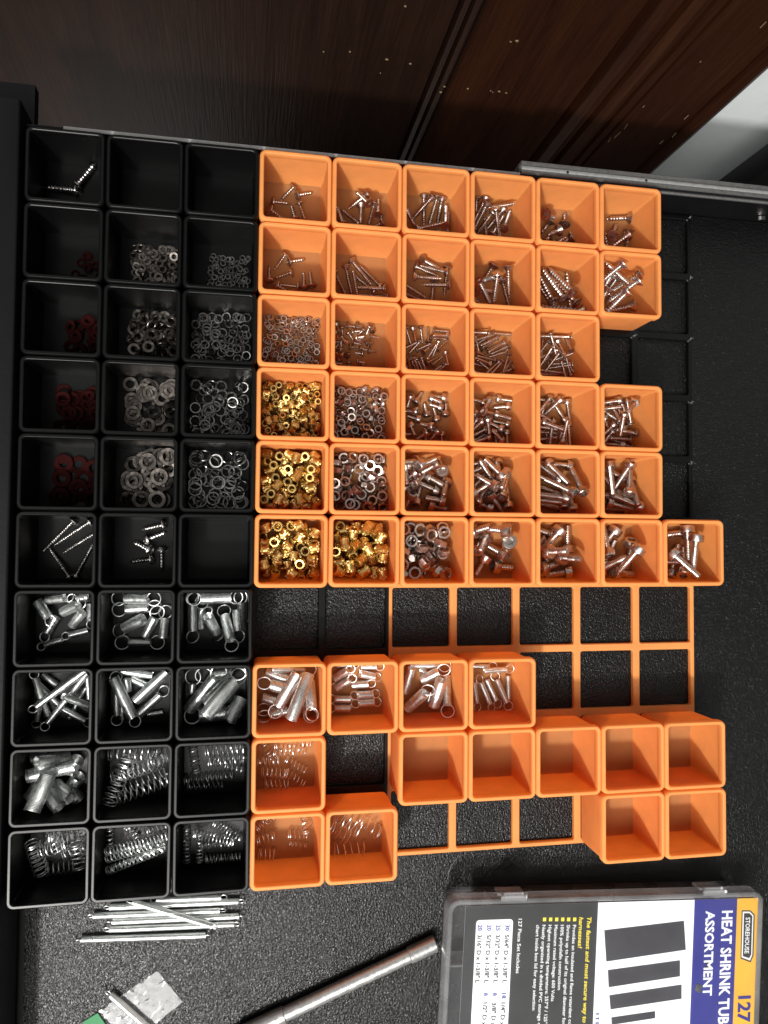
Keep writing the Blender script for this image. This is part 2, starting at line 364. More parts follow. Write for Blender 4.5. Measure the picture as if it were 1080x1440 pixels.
BM = {'orange': bin_meshes('orange'), 'black': bin_meshes('black')}
ORD = ['first', 'second', 'third', 'fourth', 'fifth', 'sixth', 'seventh', 'eighth', 'ninth', 'tenth']
def where(c, r):
    if c < 3: return f'{ORD[r]} row from rail, {ORD[c]} from drawer wall'
    return f'{ORD[r]} row from rail, {ORD[c-3]} from black bins'
def add_bin(c, r, what):
    col = 'black' if c < 3 else 'orange'
    e = empty('storage_bin', ((c+0.5)*PITCH + random.uniform(-.07, .07), -(r+0.5)*PITCH + random.uniform(-.07, .07), 2.4), random.uniform(-.004, .004))
    for nm, me in BM[col]:
        o = obj(nm, me, e); o.location = (0, 0, -2.4*MM)
    return tag(e, f'{what}, {where(c, r)}', 'bin', f'{col} square storage bins')

# ------------------------------------------------------------------ settling things into the bins
class Pile:
    def __init__(s, c, r):
        s.c, s.r = c, r; s.o = np.array([(c+0.5)*PITCH, -(r+0.5)*PITCH]); s.S = np.zeros((0, 4))
    def rest(s, L, x, y, R):
        P = L[:, :3] @ R.T; rad = L[:, 3]
        q = P[:, :2] + np.array([x, y]) - s.o; lim = 17.9 - rad
        lo_ = (-lim - q).max(0) if False else np.array([(-lim - q[:, 0]).max(), (-lim - q[:, 1]).max()])
        hi = np.array([(lim - q[:, 0]).min(), (lim - q[:, 1]).min()])
        sh = np.where(lo_ > 0, lo_, np.where(hi < 0, hi, 0)); q = q + sh
        k = np.abs(q).max(1) + rad
        z = (FLOOR + rad + np.maximum(0, k - 17.2) * 2.2 - P[:, 2]).max()
        if len(s.S):
            d2 = (q[:, None, 0] - s.S[None, :, 0])**2 + (q[:, None, 1] - s.S[None, :, 1])**2
            rs = rad[:, None] + s.S[None, :, 3]; g = rs*rs - d2
            mk = g > 0
            if mk.any():
                zz = np.where(mk, s.S[None, :, 2] + np.sqrt(np.maximum(g, 0)) - P[:, None, 2], -1e9); z = max(z, zz.max())
        return z, q, P, sh
    def put(s, L, spots, rots, bias=None):
        best = None
        for (x, y) in spots:
            for i, R in enumerate(rots):
                z, q, P, sh = s.rest(L, x, y, R)
                sc = z + (bias[i] if bias else 0)
                if best is None or sc < best[0]: best = (sc, z, q, P, sh, R, x, y)
        sc, z, q, P, sh, R, x, y = best
        s.S = np.vstack([s.S, np.c_[q, P[:, 2] + z, L[:, 3]]])
        return np.array([x + sh[0], y + sh[1], z]), R
    def test(s, L, spots, rots):
        return min(s.rest(L, x, y, R)[0] for x, y in spots for R in rots)
def Rz(a): c, s_ = math.cos(a), math.sin(a); return np.array([[c, -s_, 0], [s_, c, 0], [0, 0, 1.0]])
def Ry(a): c, s_ = math.cos(a), math.sin(a); return np.array([[c, 0, s_], [0, 1.0, 0], [-s_, 0, c]])
def Rx(a): c, s_ = math.cos(a), math.sin(a); return np.array([[1.0, 0, 0], [0, c, -s_], [0, s_, c]])
def pose(o, p, R):
    mm = Matrix.Identity(4)
    for i in range(3):
        for j in range(3): mm[i][j] = R[i][j]
    mm.translation = Vector([c*MM for c in p]); o.matrix_world = mm

# ------------------------------------------------------------------ hardware meshes; the long axis is x
def thread(b, x0, x1, r, pitch, depth, tip=0, seg=10):
    n = max(6, int((x1-x0)/pitch*4)); loops = []
    for k in range(n+1):
        x = x0 + (x1-x0)*k/n; l = []
        tp = min(1.0, (x1-x)/tip + 0.06) if tip else 1.0
        for i in range(seg):
            t = 2*math.pi*i/seg; ph = (x/pitch - i/seg) % 1.0
            rad = (r - depth + depth*max(0, 1 - abs(ph-0.5)*3.2)) * tp
            l.append((x, rad*math.cos(t), rad*math.sin(t)))
        loops.append(l)
    return b.loft(loops, False, True)
def cross(R, big, small, seg):
    return lambda t: R*(big if abs(((t/(math.pi/2)) + 0.5) % 1.0 - 0.5) < 0.14 else small)
def hexr(R): return lambda t: R*math.cos(math.pi/6)/math.cos((t % (math.pi/3)) - math.pi/6)
SC = {}
def screw_kind(key, L, r, Rh, Hh, head, mat, pitch=None, tip=True, plain_len=0.0, split=True):
    L *= 1.17; r *= 1.2; Rh *= 1.2; Hh *= 1.15
    pitch = pitch or r*0.95; x0 = -L/2; hd = MB(); seg = 16
    if head == 'flat':
        hd.lathe([(x0+Hh, r*0.8), (x0+0.35, Rh), (x0, Rh*0.99), (x0, cross(Rh, .55, .2, seg)), (x0+Hh*0.5, cross(Rh, .2, .12, seg))], seg, False, True)
    elif head in ('pan', 'truss'):
        hd.lathe([(x0+Hh, r*0.8), (x0+Hh, Rh), (x0+Hh*0.6, Rh*0.97), (x0+Hh*0.2, Rh*0.75), (x0, Rh*0.5), (x0, cross(Rh, .42, .16, seg)), (x0+Hh*0.6, cross(Rh, .18, .1, seg))], seg, False, True)
    else:
        seg = 24
        kn = lambda R: (lambda t: R*(1 if int(round(t/(2*math.pi)*24)) % 2 else 0.965))
        hd.lathe([(x0+Hh, r*0.8), (x0+Hh, Rh*0.95), (x0+Hh-0.25, kn(Rh)), (x0+0.35, kn(Rh)), (x0, Rh*0.9), (x0, Rh*0.62), (x0, hexr(Rh*0.56)), (x0+Hh*0.6, hexr(Rh*0.5))], seg, False, True)
    sh = MB() if split else hd
    st = x0+Hh*0.95
    if plain_len:
        sh.lathe([(st, r*0.86), (st+plain_len, r*0.86)], 10); st += plain_len
    if tip: thread(sh, st, L/2, r, pitch, r*0.4, L*0.16)
    else:
        thread(sh, st, L/2-0.3, r, pitch, r*0.14); sh.lathe([(L/2-0.3, r*0.86), (L/2, r*0.7)], 10, False, True)
    parts = [('head', hd.mesh('head', mat)), ('shank', sh.mesh('shank', mat, 0.9))] if split else [('screw', hd.mesh('screw', mat, 0.8))]
    sp = []
    n = max(3, int((L-Hh)/(r*1.3)))
    for k in range(n):
        x = x0+Hh+r*0.5 + (L-Hh-r)*k/(n-1); rad = r*0.95
        if tip and x > L/2 - L*0.16: rad = r*max(0.25, (L/2-x)/(L*0.16))
        sp.append((x, 0, 0, rad))
    e = min(Hh*0.35, Rh*0.3)
    xs_ = [x0+e] if head != 'socket' else [x0+e, x0+Hh-e]
    for x in xs_:
        for k in range(8): a = math.pi*k/4; sp.append((x, (Rh-e)*math.cos(a), (Rh-e)*math.sin(a), e))
    if head == 'socket': sp.append((x0+Hh/2, 0, 0, min(Hh/2, Rh)))
    SC[key] = (parts, np.array(sp), L)
def make(name, parts, p, R):
    if len(parts) == 1:
        o = obj(name, parts[0][1]); pose(o, p, R); return o
    e = empty(name); pose(e, p, R)
    for nm, me in parts: obj(nm, me, e)
    return e

def crop(x0, y0, s): return lambda x, y: (x0 + x/s, y0 + y/s)
A1 = crop(360, 205, 5.143); A2 = crop(560, 225, 5.4); A3 = crop(750, 245, 5.684); A4 = crop(460, 420, 5.4); A5 = crop(655, 430, 5.4)
A6 = crop(560, 530, 5.4); A7 = crop(745, 530, 5.4); A8 = crop(655, 725, 5.4); B1 = crop(835, 725, 5.4); B2 = crop(15, 720, 4.5)
B3 = crop(125, 825, 4.696); B4 = crop(10, 930, 4.696); B5 = crop(120, 1040, 4.696); B6 = crop(350, 915, 5.143); B7 = crop(550, 915, 5.143)
B8 = crop(350, 1030, 5.143); B9 = crop(0, 1020, 3.0); B0 = crop(0, 130, 5.4); B10 = crop(0, 1150, 8.31)

def lay_screws(c, r, key, K, rows, what, name, cat):
    pl = Pile(c, r); parts, L, ln = SC[key]; lab = f'{what}, {where(c, r)}'
    for row in reversed(rows):
        h = K(row[0], row[1]); t = K(row[2], row[3])
        zg = FLOOR + 2.0; up = len(row) > 4 and row[4] == 'up'
        roll = random.uniform(0, 6.28)
        for it in range(2):
            a = at(*h, z=zg); b = at(*t, z=zg); mid = (a+b)/2; yaw = math.atan2(b[1]-a[1], b[0]-a[0])
            if up:   tl = [math.radians(d) for d in (-62, -70, -78)]
            elif len(row) > 4 and row[4] == 'down': tl = [math.radians(d) for d in (60, 75)]
            else:    tl = [math.radians(d) for d in range(-36, 37, 4)]
            rots = [Rz(yaw) @ Ry(t_) @ Rx(roll) for t_ in tl]
            if it == 0: zg = pl.test(L, [(mid[0], mid[1])], rots)
        p, R = pl.put(L, [(mid[0], mid[1])], rots, [abs(t_)*0.5 for t_ in tl])
        tag(make(name, parts, p, R), lab, cat, f'{cat}s, {where(c, r)}')

# -- wood screws
screw_kind('truss', 10.6, 1.0, 2.5, 1.1, 'truss', 'screw', 1.6)
screw_kind('wood12', 13.4, 1.25, 2.5, 1.9, 'flat', 'screw', 1.35)
screw_kind('wood14', 17.0, 1.25, 2.3, 1.9, 'flat', 'screw', 1.2)
screw_kind('wood14b', 17.0, 1.45, 2.6, 2.0, 'flat', 'screw', 1.15)
screw_kind('wood14c', 15.4, 1.35, 2.7, 1.9, 'flat', 'screw', 1.2)
screw_kind('wood16', 17.0, 1.6, 3.3, 2.4, 'flat', 'screw', 1.5)
screw_kind('stub', 9.0, 1.6, 3.3, 2.4, 'flat', 'screw', 1.9)
screw_kind('stub13', 14.0, 1.7, 3.3, 2.4, 'flat', 'screw', 1.9)
screw_kind('long', 26.0, 1.75, 3.4, 2.5, 'flat', 'screw', 2.3)
screw_kind('long2', 21.0, 1.9, 3.6, 2.6, 'flat', 'steel', 1.75)
screw_kind('blackbin', 15.5, 1.7, 2.6, 1.6, 'flat', 'steel', 2)
screw_kind('thin', 21.0, 1.0, 2.3, 1.7, 'flat', 'steel', 1.3)
screw_kind('panhead', 12.5, 1.3, 2.7, 1.6, 'pan', 'steel', 1.7)
# -- machine screws
screw_kind('m2a', 4.6, 0.62, 1.75, 1.3, 'flat', 'screw', 0.6, False, split=False)
screw_kind('m2b', 9.0, 0.68, 1.7, 1.3, 'flat', 'screw', 0.7, False, split=False)
screw_kind('m2c', 11.0, 0.72, 1.75, 1.3, 'flat', 'screw', 0.7, False, split=False)
screw_kind('m2d', 13.5, 0.75, 1.8, 1.3, 'flat', 'screw', 0.75, False, split=False)
screw_kind('sock3', 7.6, 1.15, 2.35, 2.5, 'socket', 'screw', 0.7, False)
screw_kind('sock3b', 9.6, 1.15, 2.3, 2.4, 'socket', 'screw', 0.7, False)
screw_kind('sock3c', 13.0, 1.2, 2.3, 2.4, 'socket', 'screw', 0.7, False)
screw_kind('sock3d', 14.6, 1.2, 2.3, 2.4, 'socket', 'screw', 0.7, False)
screw_kind('sock4', 11.2, 1.6, 3.2, 3.2, 'socket', 'screw', 0.9, False)
screw_kind('sock4b', 14.2, 1.6, 3.1, 3.2, 'socket', 'screw', 0.9, False)
screw_kind('sock4c', 18.4, 1.65, 3.1, 3.2, 'socket', 'screw', 0.9, False)
screw_kind('sock4d', 19.5, 1.7, 3.2, 3.3, 'socket', 'screw', 0.9, False)
screw_kind('sock5', 12.0, 2.0, 4.0, 4.0, 'socket', 'screw', 1.1, False)
screw_kind('sock5b', 15.0, 2.0, 4.0, 4.0, 'socket', 'screw', 1.1, False)
screw_kind('sock5c', 18.0, 2.0, 4.0, 4.0, 'socket', 'screw', 1.1, False)
screw_kind('sock5d', 20.0, 2.0, 4.0, 4.0, 'socket', 'screw', 1.1, False)

BINS = {}
def content(c, r, what):
    if len((what + ', ' + where(c, r)).split()) > 16: print('LONG', what)
    BINS[(c, r)] = what
U = 'up'
content(3, 0, 'orange bin with a few wide-head screws')
lay_screws(3, 0, 'truss', A1, [(272,305,180,388),(295,365,405,335),(120,410,240,412),(95,470,195,520),(280,525,258,430),(310,415,358,540),(88,512,150,585)], 'short wide-head screw', 'wide_head_screw', 'screw')
content(3, 1, 'orange bin with scattered wide-head screws')
lay_screws(3, 1, 'truss', A1, [(215,790,135,890),(235,845,352,818),(95,975,95,875),(262,920,128,955),(150,1010,245,1055),(300,1020,175,1005),(345,1025,345,920),(400,1015,388,905)], 'short wide-head screw', 'wide_head_screw', 'screw')
content(4, 0, 'orange bin of tangled countersunk wood screws')
lay_screws(4, 0, 'wood12', A1, [(828,465,712,275),(800,360,665,465),(765,425,752,575),(855,415,815,580),(875,530,893,355),(625,570,590,435),(735,560,620,455),(700,600,640,545),(870,580,800,610)], 'countersunk wood screw', 'wood_screw', 'screw')
content(4, 1, 'orange bin of slim wood screws lying aslant')
lay_screws(4, 1, 'wood14', A1, [(685,820,840,1010),(650,850,705,1090),(912,1032,730,842),(735,1090,703,910),(585,960,650,1080),(915,1048,740,1008),(950,1090,750,1065),(800,1010,735,955)], 'slim countersunk wood screw', 'wood_screw', 'screw')
content(5, 0, 'orange bin of wood screws in a rank')
lay_screws(5, 0, 'wood14b', A2, [(235,315,115,440),(130,530,360,475),(195,270,195,505),(290,295,240,490),(330,310,295,500),(345,540,380,290),(395,545,400,430),(135,530,70,360),(270,545,200,540)], 'countersunk wood screw', 'wood_screw', 'screw')
content(6, 0, 'orange bin with a pile of wood screws')
lay_screws(6, 0, 'wood14b', A2, [(690,310,585,525),(720,390,790,585),(700,420,600,560),(645,310,585,430),(725,352,820,355),(790,530,865,370),(710,575,805,415),(675,580,665,500),(765,415,690,510),(590,280,600,400)], 'countersunk wood screw', 'wood_screw', 'screw')
content(5, 1, 'orange bin of screws stacked together')
lay_screws(5, 1, 'wood14c', A2, [(180,760,345,800),(345,850,185,805),(135,815,310,880),(140,875,310,915),(385,945,185,938),(375,815,355,1030),(265,960,255,1075),(50,945,190,1040),(45,1020,190,1065)], 'countersunk wood screw', 'wood_screw', 'screw')
content(6, 1, 'orange bin of thick countersunk screws')
lay_screws(6, 1, 'wood16', A2, [(730,865,745,1100),(740,890,590,970),(700,815,620,940),(825,815,848,1050),(795,950,845,1100),(580,960,705,1095),(580,1010,720,985),(590,1070,640,1110)], 'thick countersunk wood screw', 'wood_screw', 'screw')
content(7, 0, 'orange bin with a few stubby screws')
lay_screws(7, 0, 'stub', A3, [(85,345,170,345),(240,405,258,310),(115,400,80,450),(195,450,120,490),(120,520,155,470),(200,535,265,500),(270,530,235,550)], 'stubby countersunk screw', 'stubby_screw', 'screw')
content(8, 0, 'orange bin with a few thick short screws')
lay_screws(8, 0, 'stub13', A3, [(765,355,590,352),(605,515,685,385),(715,520,620,590),(770,505,765,595),(590,575,585,520)], 'thick countersunk screw', 'wood_screw', 'screw')
content(7, 1, 'orange bin of long coarse wood screws')
lay_screws(7, 1, 'long', A3, [(265,1020,125,685),(190,965,65,670),(345,1040,190,790),(385,1080,140,1055),(285,980,280,830),(115,980,65,790),(120,1010,70,900),(90,1060,300,1065)], 'long coarse wood screw', 'wood_screw', 'screw')
content(8, 1, 'orange bin heaped with bright large screws')
lay_screws(8, 1, 'long2', A3, [(680,870,570,1100),(775,930,620,1110),(660,745,560,835),(800,880,670,975),(800,1075,680,1100),(700,825,600,740),(600,860,560,950),(745,865,690,900),(615,900,565,985),(570,730,620,800)], 'bright thick wood screw', 'wood_screw', 'screw')
content(4, 2, 'orange bin of tiny machine screws')
lay_screws(4, 2, 'm2a', A4, [(75,195,85,250),(112,220,117,280),(155,210,205,212),(225,207,275,207),(320,215,300,270),(340,250,355,200),(160,260,195,305),(200,250,245,245),(275,238,235,275),(230,295,275,290),(330,290,380,292),(268,322,275,322,'down'),(145,330,105,290),(200,330,250,350),(310,350,350,328),(175,372,220,368),(245,378,305,390),(320,398,365,400),(270,420,215,410),(150,435,185,408),(100,440,125,410),(105,375,105,330),(70,260,95,290),(75,300,100,298),(65,330,100,325),(65,370,85,350),(70,420,80,405),(230,480,285,490),(65,490,105,492),(165,495,160,530),(265,510,240,540),(85,465,70,440)], 'tiny flat-head machine screw', 'machine_screw', 'screw')
content(5, 2, 'orange bin of thin flat-head machine screws')
lay_screws(5, 2, 'm2b', A4, [(600,235,635,330),(657,228,662,330),(710,230,725,330),(765,320,768,225),(815,243,920,247),(910,280,810,285),(795,300,895,305),(585,375,665,342),(700,330,632,405),(690,385,775,350),(740,400,808,342),(775,440,820,360),(840,335,815,420),(845,385,910,322),(905,410,910,515),(760,490,840,445),(805,500,875,442),(655,460,700,545),(715,465,750,545),(610,462,640,540),(645,480,680,545),(605,530,615,570),(880,520,840,555),(855,520,810,550),(695,490,725,545)], 'thin flat-head machine screw', 'machine_screw', 'screw')
content(6, 2, 'orange bin of slender screws in rows')
lay_screws(6, 2, 'm2c', A5, [(205,210,340,217),(130,210,60,205),(75,262,185,228),(235,245,120,300),(120,325,230,255),(295,280,170,355),(155,345,285,275),(330,305,195,365),(315,350,185,388),(315,380,275,510),(218,410,80,388),(185,435,65,405),(60,355,180,382),(75,245,95,330),(260,445,200,512),(325,450,285,515),(245,435,160,510),(120,440,170,480),(60,440,115,455),(335,495,285,515),(65,500,105,510),(110,275,70,300)], 'slender flat-head machine screw', 'machine_screw', 'screw')
content(7, 2, 'orange bin of slender screws crossing each other')
lay_screws(7, 2, 'm2d', A5, [(735,235,750,420),(705,360,615,490),(660,250,690,340),(570,225,740,235),(775,240,640,230),(710,290,735,350),(780,310,775,250),(630,285,565,370),(640,330,570,460),(670,345,560,400),(750,430,780,540),(810,455,650,460),(720,510,570,490),(585,270,575,340),(625,400,580,460),(705,400,760,380),(790,500,760,380),(595,520,690,520),(640,440,780,440),(580,330,620,280),(760,400,800,460)], 'slender flat-head machine screw', 'machine_screw', 'screw')
content(5, 3, 'orange bin with scattered small socket screws')
lay_screws(5, 3, 'sock3', A6, [(90,140,75,222),(130,190,175,128),(245,155,320,195),(350,160,275,145),(325,235,245,208),(135,265,60,255),(215,290,203,215),(290,325,275,250),(355,285,365,215),(160,325,78,297),(92,360,120,440),(265,385,185,348),(225,415,152,468),(305,405,252,470),(45,440,88,435),(208,470,205,540),(330,475,330,540)], 'small socket-head cap screw', 'socket_screw', 'socket screw')
content(6, 3, 'orange bin of small socket-head screws')
lay_screws(6, 3, 'sock3b', A6, [(700,170,635,250),(755,165,855,178),(840,225,728,232),(630,190,575,170),(615,275,715,280),(745,285,840,318),(575,280,580,210),(665,320,692,428),(625,345,570,400),(580,350,560,390),(835,362,730,335),(785,405,695,342),(655,400,570,445),(825,430,828,510),(670,465,600,490),(785,485,713,410),(580,485,635,450),(735,490,745,540)], 'small socket-head cap screw', 'socket_screw', 'socket screw')
content(7, 3, 'orange bin of slim socket-head screws')
lay_screws(7, 3, 'sock3c', A7, [(158,150,80,240),(220,180,145,265),(280,180,305,335),(265,325,185,205),(215,325,90,260),(135,340,235,390),(235,495,260,350),(178,500,178,385),(295,360,300,510),(80,315,100,250),(210,435,212,500),(70,380,160,395),(72,415,160,425),(75,475,155,465),(130,500,130,550),(280,500,282,380),(75,165,130,170)], 'slim socket-head cap screw', 'socket_screw', 'socket screw')
content(8, 3, 'orange bin of heaped slim socket screws')
lay_screws(8, 3, 'sock3d', A7, [(770,200,645,300),(745,190,755,290),(765,360,700,190),(575,225,685,225),(640,185,570,190),(665,300,685,435),(800,425,690,410),(770,475,605,468),(645,245,650,300),(705,365,680,260),(625,325,580,270),(620,385,570,450),(605,450,570,500),(680,520,575,500),(740,520,660,490),(580,360,600,420)], 'slim socket-head cap screw', 'socket_screw', 'socket screw')
content(5, 4, 'orange bin of medium socket-head screws')
lay_screws(5, 4, 'sock4', A6, [(165,670,265,630),(305,650,190,720),(330,728,335,732,'down'),(245,755,330,820),(375,795,335,900),(95,645,50,650),(55,710,60,760),(120,730,50,785),(105,815,195,745),(285,860,175,815),(100,890,60,990),(145,950,178,855),(330,940,215,920),(245,975,345,1000),(55,875,70,930)], 'medium socket-head cap screw', 'socket_screw', 'socket screw')
content(6, 4, 'orange bin of heaped medium socket screws')
lay_screws(6, 4, 'sock4b', A6, [(765,750,665,640),(735,840,610,740),(775,665,770,720),(820,735,770,830),(770,915,835,780),(825,990,832,835),(690,910,780,1015),(590,875,680,820),(670,715,650,690),(560,720,645,680),(600,940,670,855),(670,985,575,950),(560,660,650,655),(560,850,625,780)], 'medium socket-head cap screw', 'socket_screw', 'socket screw')
content(7, 4, 'orange bin of long socket-head screws')
lay_screws(7, 4, 'sock4c', A7, [(190,640,290,800),(335,905,305,690),(185,735,85,655),(250,870,150,800),(250,920,80,890),(265,670,130,655),(70,750,195,795),(75,930,175,945),(290,1000,290,820),(245,960,270,830),(205,1000,80,970),(80,840,170,870)], 'long socket-head cap screw', 'socket_screw', 'socket screw')
content(8, 4, 'orange bin of the longest socket-head screws')
lay_screws(8, 4, 'sock4d', A7, [(685,650,680,880),(765,645,705,830),(735,885,790,680),(800,800,790,950),(840,975,690,905),(605,950,840,1015),(560,895,690,900),(635,715,570,680),(625,835,570,770),(665,1010,580,1005)], 'long socket-head cap screw', 'socket_screw', 'socket screw')
content(6, 5, 'orange bin of thick short socket-head screws')
lay_screws(6, 5, 'sock5', A8, [(75,120,175,85),(310,110,190,95),(195,160,135,260),(290,205,296,210,'down'),(75,260,135,165),(285,305,190,235),(145,320,90,430),(230,385,330,395)], 'thick socket-head cap screw', 'socket_screw', 'socket screw')
content(7, 5, 'orange bin of thick socket screws, some standing')
lay_screws(7, 5, 'sock5b', A8, [(670,275,750,265,'up'),(770,320,835,325,'up'),(705,110,605,240),(770,230,775,80),(610,115,560,95),(595,405,725,365),(780,425,620,450),(555,200,615,320)], 'thick socket-head cap screw', 'socket_screw', 'socket screw')
content(8, 5, 'orange bin of large socket-head screws')
lay_screws(8, 5, 'sock5c', A6 if False else B1, [(195,280,190,85),(310,260,200,410),(260,195,270,390),(130,110,80,180),(95,400,200,340),(125,450,325,475),(85,330,130,255)], 'large socket-head cap screw', 'socket_screw', 'socket screw')
content(9, 5, 'orange row-end bin of large socket screws')
lay_screws(9, 5, 'sock5d', B1, [(640,270,770,475),(735,210,720,350),(705,120,700,180),(635,120,560,130),(560,350,640,350),(665,445,690,380),(590,470,630,350)], 'large socket-head cap screw', 'socket_screw', 'socket screw')
content(0, 0, 'black bin with two bright screws')
lay_screws(0, 0, 'blackbin', B0, [(580,700,730,510),(560,745,310,712)], 'bright coarse screw', 'wood_screw', 'screw')
content(0, 5, 'black bin with five long thin screws')
lay_screws(0, 5, 'thin', B2, [(375,65,225,215),(475,75,300,190),(530,140,365,240),(365,395,240,232),(430,375,520,205)], 'long thin screw', 'wood_screw', 'screw')
content(1, 5, 'black bin with five pan-head screws')
lay_screws(1, 5, 'panhead', B2, [(950,80,860,100),(855,180,980,130),(880,240,785,195),(880,300,775,315),(955,250,955,350)], 'short pan-head screw', 'pan_head_screw', 'screw')

# ------------------------------------------------------------------ nuts, washers, inserts
def nut_mesh(R, H, name='hex_nut', mat='nut'):
    b = MB(); seg = 24; hole = R*0.56
    hx = hexr(R)
    cut = lambda t: min(hx(t), R*0.9)
    b.lathe([(H/2, hole*1.12), (H/2, cut), (H/2-R*0.1, hx), (-H/2+R*0.1, hx), (-H/2, cut), (-H/2, hole*1.12), (-H/2+R*0.12, hole), (H/2-R*0.12, hole), (H/2, hole*1.12)], seg)
    n = 6; e = H/2; sp = [(0, (R*0.93-e)*math.cos(math.pi*k/3*1), (R*0.93-e)*math.sin(math.pi*k/3), e) for k in range(6)]
    sp += [(0, (R*0.88-e)*math.cos(math.pi*(k+.5)/3), (R*0.88-e)*math.sin(math.pi*(k+.5)/3), e) for k in range(6)]
    return [(name, b.mesh(name, mat, 0.5))], np.array(sp)
def ring_mesh(Ro, Ri, t, name, mat, split=False):
    b = MB(); ch = min(t*0.25, (Ro-Ri)*0.2); seg = 26
    pr = [(t/2, Ri+ch), (t/2, Ro-ch), (t/2-ch, Ro), (-t/2+ch, Ro), (-t/2, Ro-ch), (-t/2, Ri+ch), (-t/2+ch, Ri), (t/2-ch, Ri)]
    loops = []
    a0, a1 = (0.1, 2*math.pi-0.1) if split else (0, 2*math.pi)
    for i in range(seg+1):
        a = a0 + (a1-a0)*i/seg; off = (i/seg-0.5)*t*0.8 if split else 0
        loops.append([(x+off, r*math.cos(a), r*math.sin(a)) for x, r in pr])
    b.loft(loops, split, split)
    rm = (Ro+Ri)/2; rad = max(t/2, 0.3); n = 18; sp = []
    for k in range(n):
        a = 2*math.pi*k/n; sp.append((0, (Ro-rad*0.8)*math.cos(a), (Ro-rad*0.8)*math.sin(a), rad))
    if Ro-Ri > 1.6:
        for k in range(10): a = 2*math.pi*k/10; sp.append((0, (Ri+rad*.6)*math.cos(a), (Ri+rad*.6)*math.sin(a), rad))
    return [(name, b.mesh(name, mat, 0.6))], np.array(sp)
def insert_mesh(R, L, hole=0.6, twist=1.0):
    b = MB(); seg = 28; Ri = R*hole
    kn = lambda ph: (lambda t: R*(1.0 if (t/(2*math.pi)*14 + ph) % 1.0 < 0.5 else 0.86))
    h = L/2; g = L*0.055
    pr = [(-h, Ri), (-h, R*0.84), (-h+L*0.1, R*0.84), (-h+L*0.1, kn(0)), (-h+L*0.26, kn(.35*twist)), (-g, kn(.7*twist)), (-g, R*0.87), (g, R*0.87), (g, kn(.7*twist)), (h-L*0.22, kn(.35*twist)), (h-L*0.06, kn(0)), (h, R*0.9), (h, Ri), (h-0.3, Ri*0.93), (-h+0.3, Ri*0.93), (-h, Ri)]
    b.lathe(pr, seg)
    ns = max(2, int(round(L/R))); e = R*0.92
    sp = [(x, 0, 0, e) for x in np.linspace(-h+e*0.75, h-e*0.75, ns)] if h > e*0.8 else [(0, 0, 0, e)]
    return [('threaded_insert', b.mesh('threaded_insert', 'brass', 0.5))], np.array(sp)

def pour(c, r, kind, n, lab, name, cat, mode, region=(-1, 1, -1, 1), tries=7, tilt=0.3):
    """drop n loose pieces into a bin one after another, each finding a low place"""
    parts, L = kind; pl = Pile(c, r)
    rg = random.Random(c*31 + r*7 + 5)
    for i in range(n):
        spots = [(pl.o[0] + 17*rg.uniform(region[0], region[1]), pl.o[1] + 17*rg.uniform(region[2], region[3])) for _ in range(tries)]
        yaw = rg.uniform(0, 6.28); rots = []; bias = []
        if mode == 'flat' or (mode == 'mix' and rg.random() < 0.66):
            for a in (0, 0, tilt*0.5, tilt, tilt*1.5, tilt*2.0):
                az = rg.uniform(0, 6.28); rots.append(Rz(az) @ Ry(a) @ Rz(-az) @ Ry(math.pi/2) @ Rx(yaw)); bias.append(a*0.3)
            spots = spots[:max(3, tries-2)]
        else:
            for a in (0, 0.25, -0.25, 0.55, -0.55): rots.append(Rz(rg.uniform(0, 6.28)) @ Ry(a) @ Rx(rg.uniform(0, 6.28))); bias.append(abs(a)*0.3)
            if mode == 'any' and rg.random() < 0.3:
                rots = [Rz(rg.uniform(0, 6.28)) @ Ry(math.pi/2 + rg.uniform(-.4, .4)) for _ in range(3)]; bias = [0]*3
        p, R = pl.put(L, spots, rots, bias)
        tag(make(name, parts, p, R), f'{lab}, {where(c, r)}', cat, f'{cat}s, {where(c, r)}')
    return pl
content(3, 2, 'orange bin of small hex nuts')
pour(3, 2, nut_mesh(2.12, 1.5), 118, 'small steel hex nut', 'hex_nut', 'nut', 'flat', tilt=0.35)
content(4, 3, 'orange bin of mixed-angle hex nuts')
pour(4, 3, nut_mesh(2.75, 2.1), 90, 'steel hex nut', 'hex_nut', 'nut', 'mix', (-1, .92, -1, 1))
content(4, 4, 'orange bin of medium hex nuts')
pour(4, 4, nut_mesh(3.6, 2.9), 54, 'medium steel hex nut', 'hex_nut', 'nut', 'mix', (-1, .95, -1, 1))
content(5, 5, 'orange bin of large hex nuts')
pour(5, 5, nut_mesh(4.3, 3.5), 38, 'large steel hex nut', 'hex_nut', 'nut', 'mix', (-1, .75, -1, 1))
content(3, 3, 'orange bin full of small brass inserts')
pour(3, 3, insert_mesh(2.1, 4.2), 118, 'small brass threaded insert', 'threaded_insert', 'insert', 'any')
content(3, 4, 'orange bin full of medium brass inserts')
pour(3, 4, insert_mesh(2.75, 5.9), 78, 'medium brass threaded insert', 'threaded_insert', 'insert', 'any')
content(3, 5, 'orange bin of large short brass inserts')
pour(3, 5, insert_mesh(3.05, 5.2, 0.66), 56, 'large short brass threaded insert', 'threaded_insert', 'insert', 'any')
content(4, 5, 'orange bin of large long brass inserts')
pour(4, 5, insert_mesh(3.15, 7.0, 0.66), 47, 'large long brass threaded insert', 'threaded_insert', 'insert', 'any', (-1, .9, -1, 1))
content(0, 1, 'black bin with a few small red washers')
pour(0, 1, ring_mesh(2.6, 1.45, 0.8, 'fibre_washer', 'red'), 17, 'small red fibre washer', 'fibre_washer', 'washer', 'flat', (-.15, 1, -.9, .3), 3)
content(0, 2, 'black bin of medium red washers')
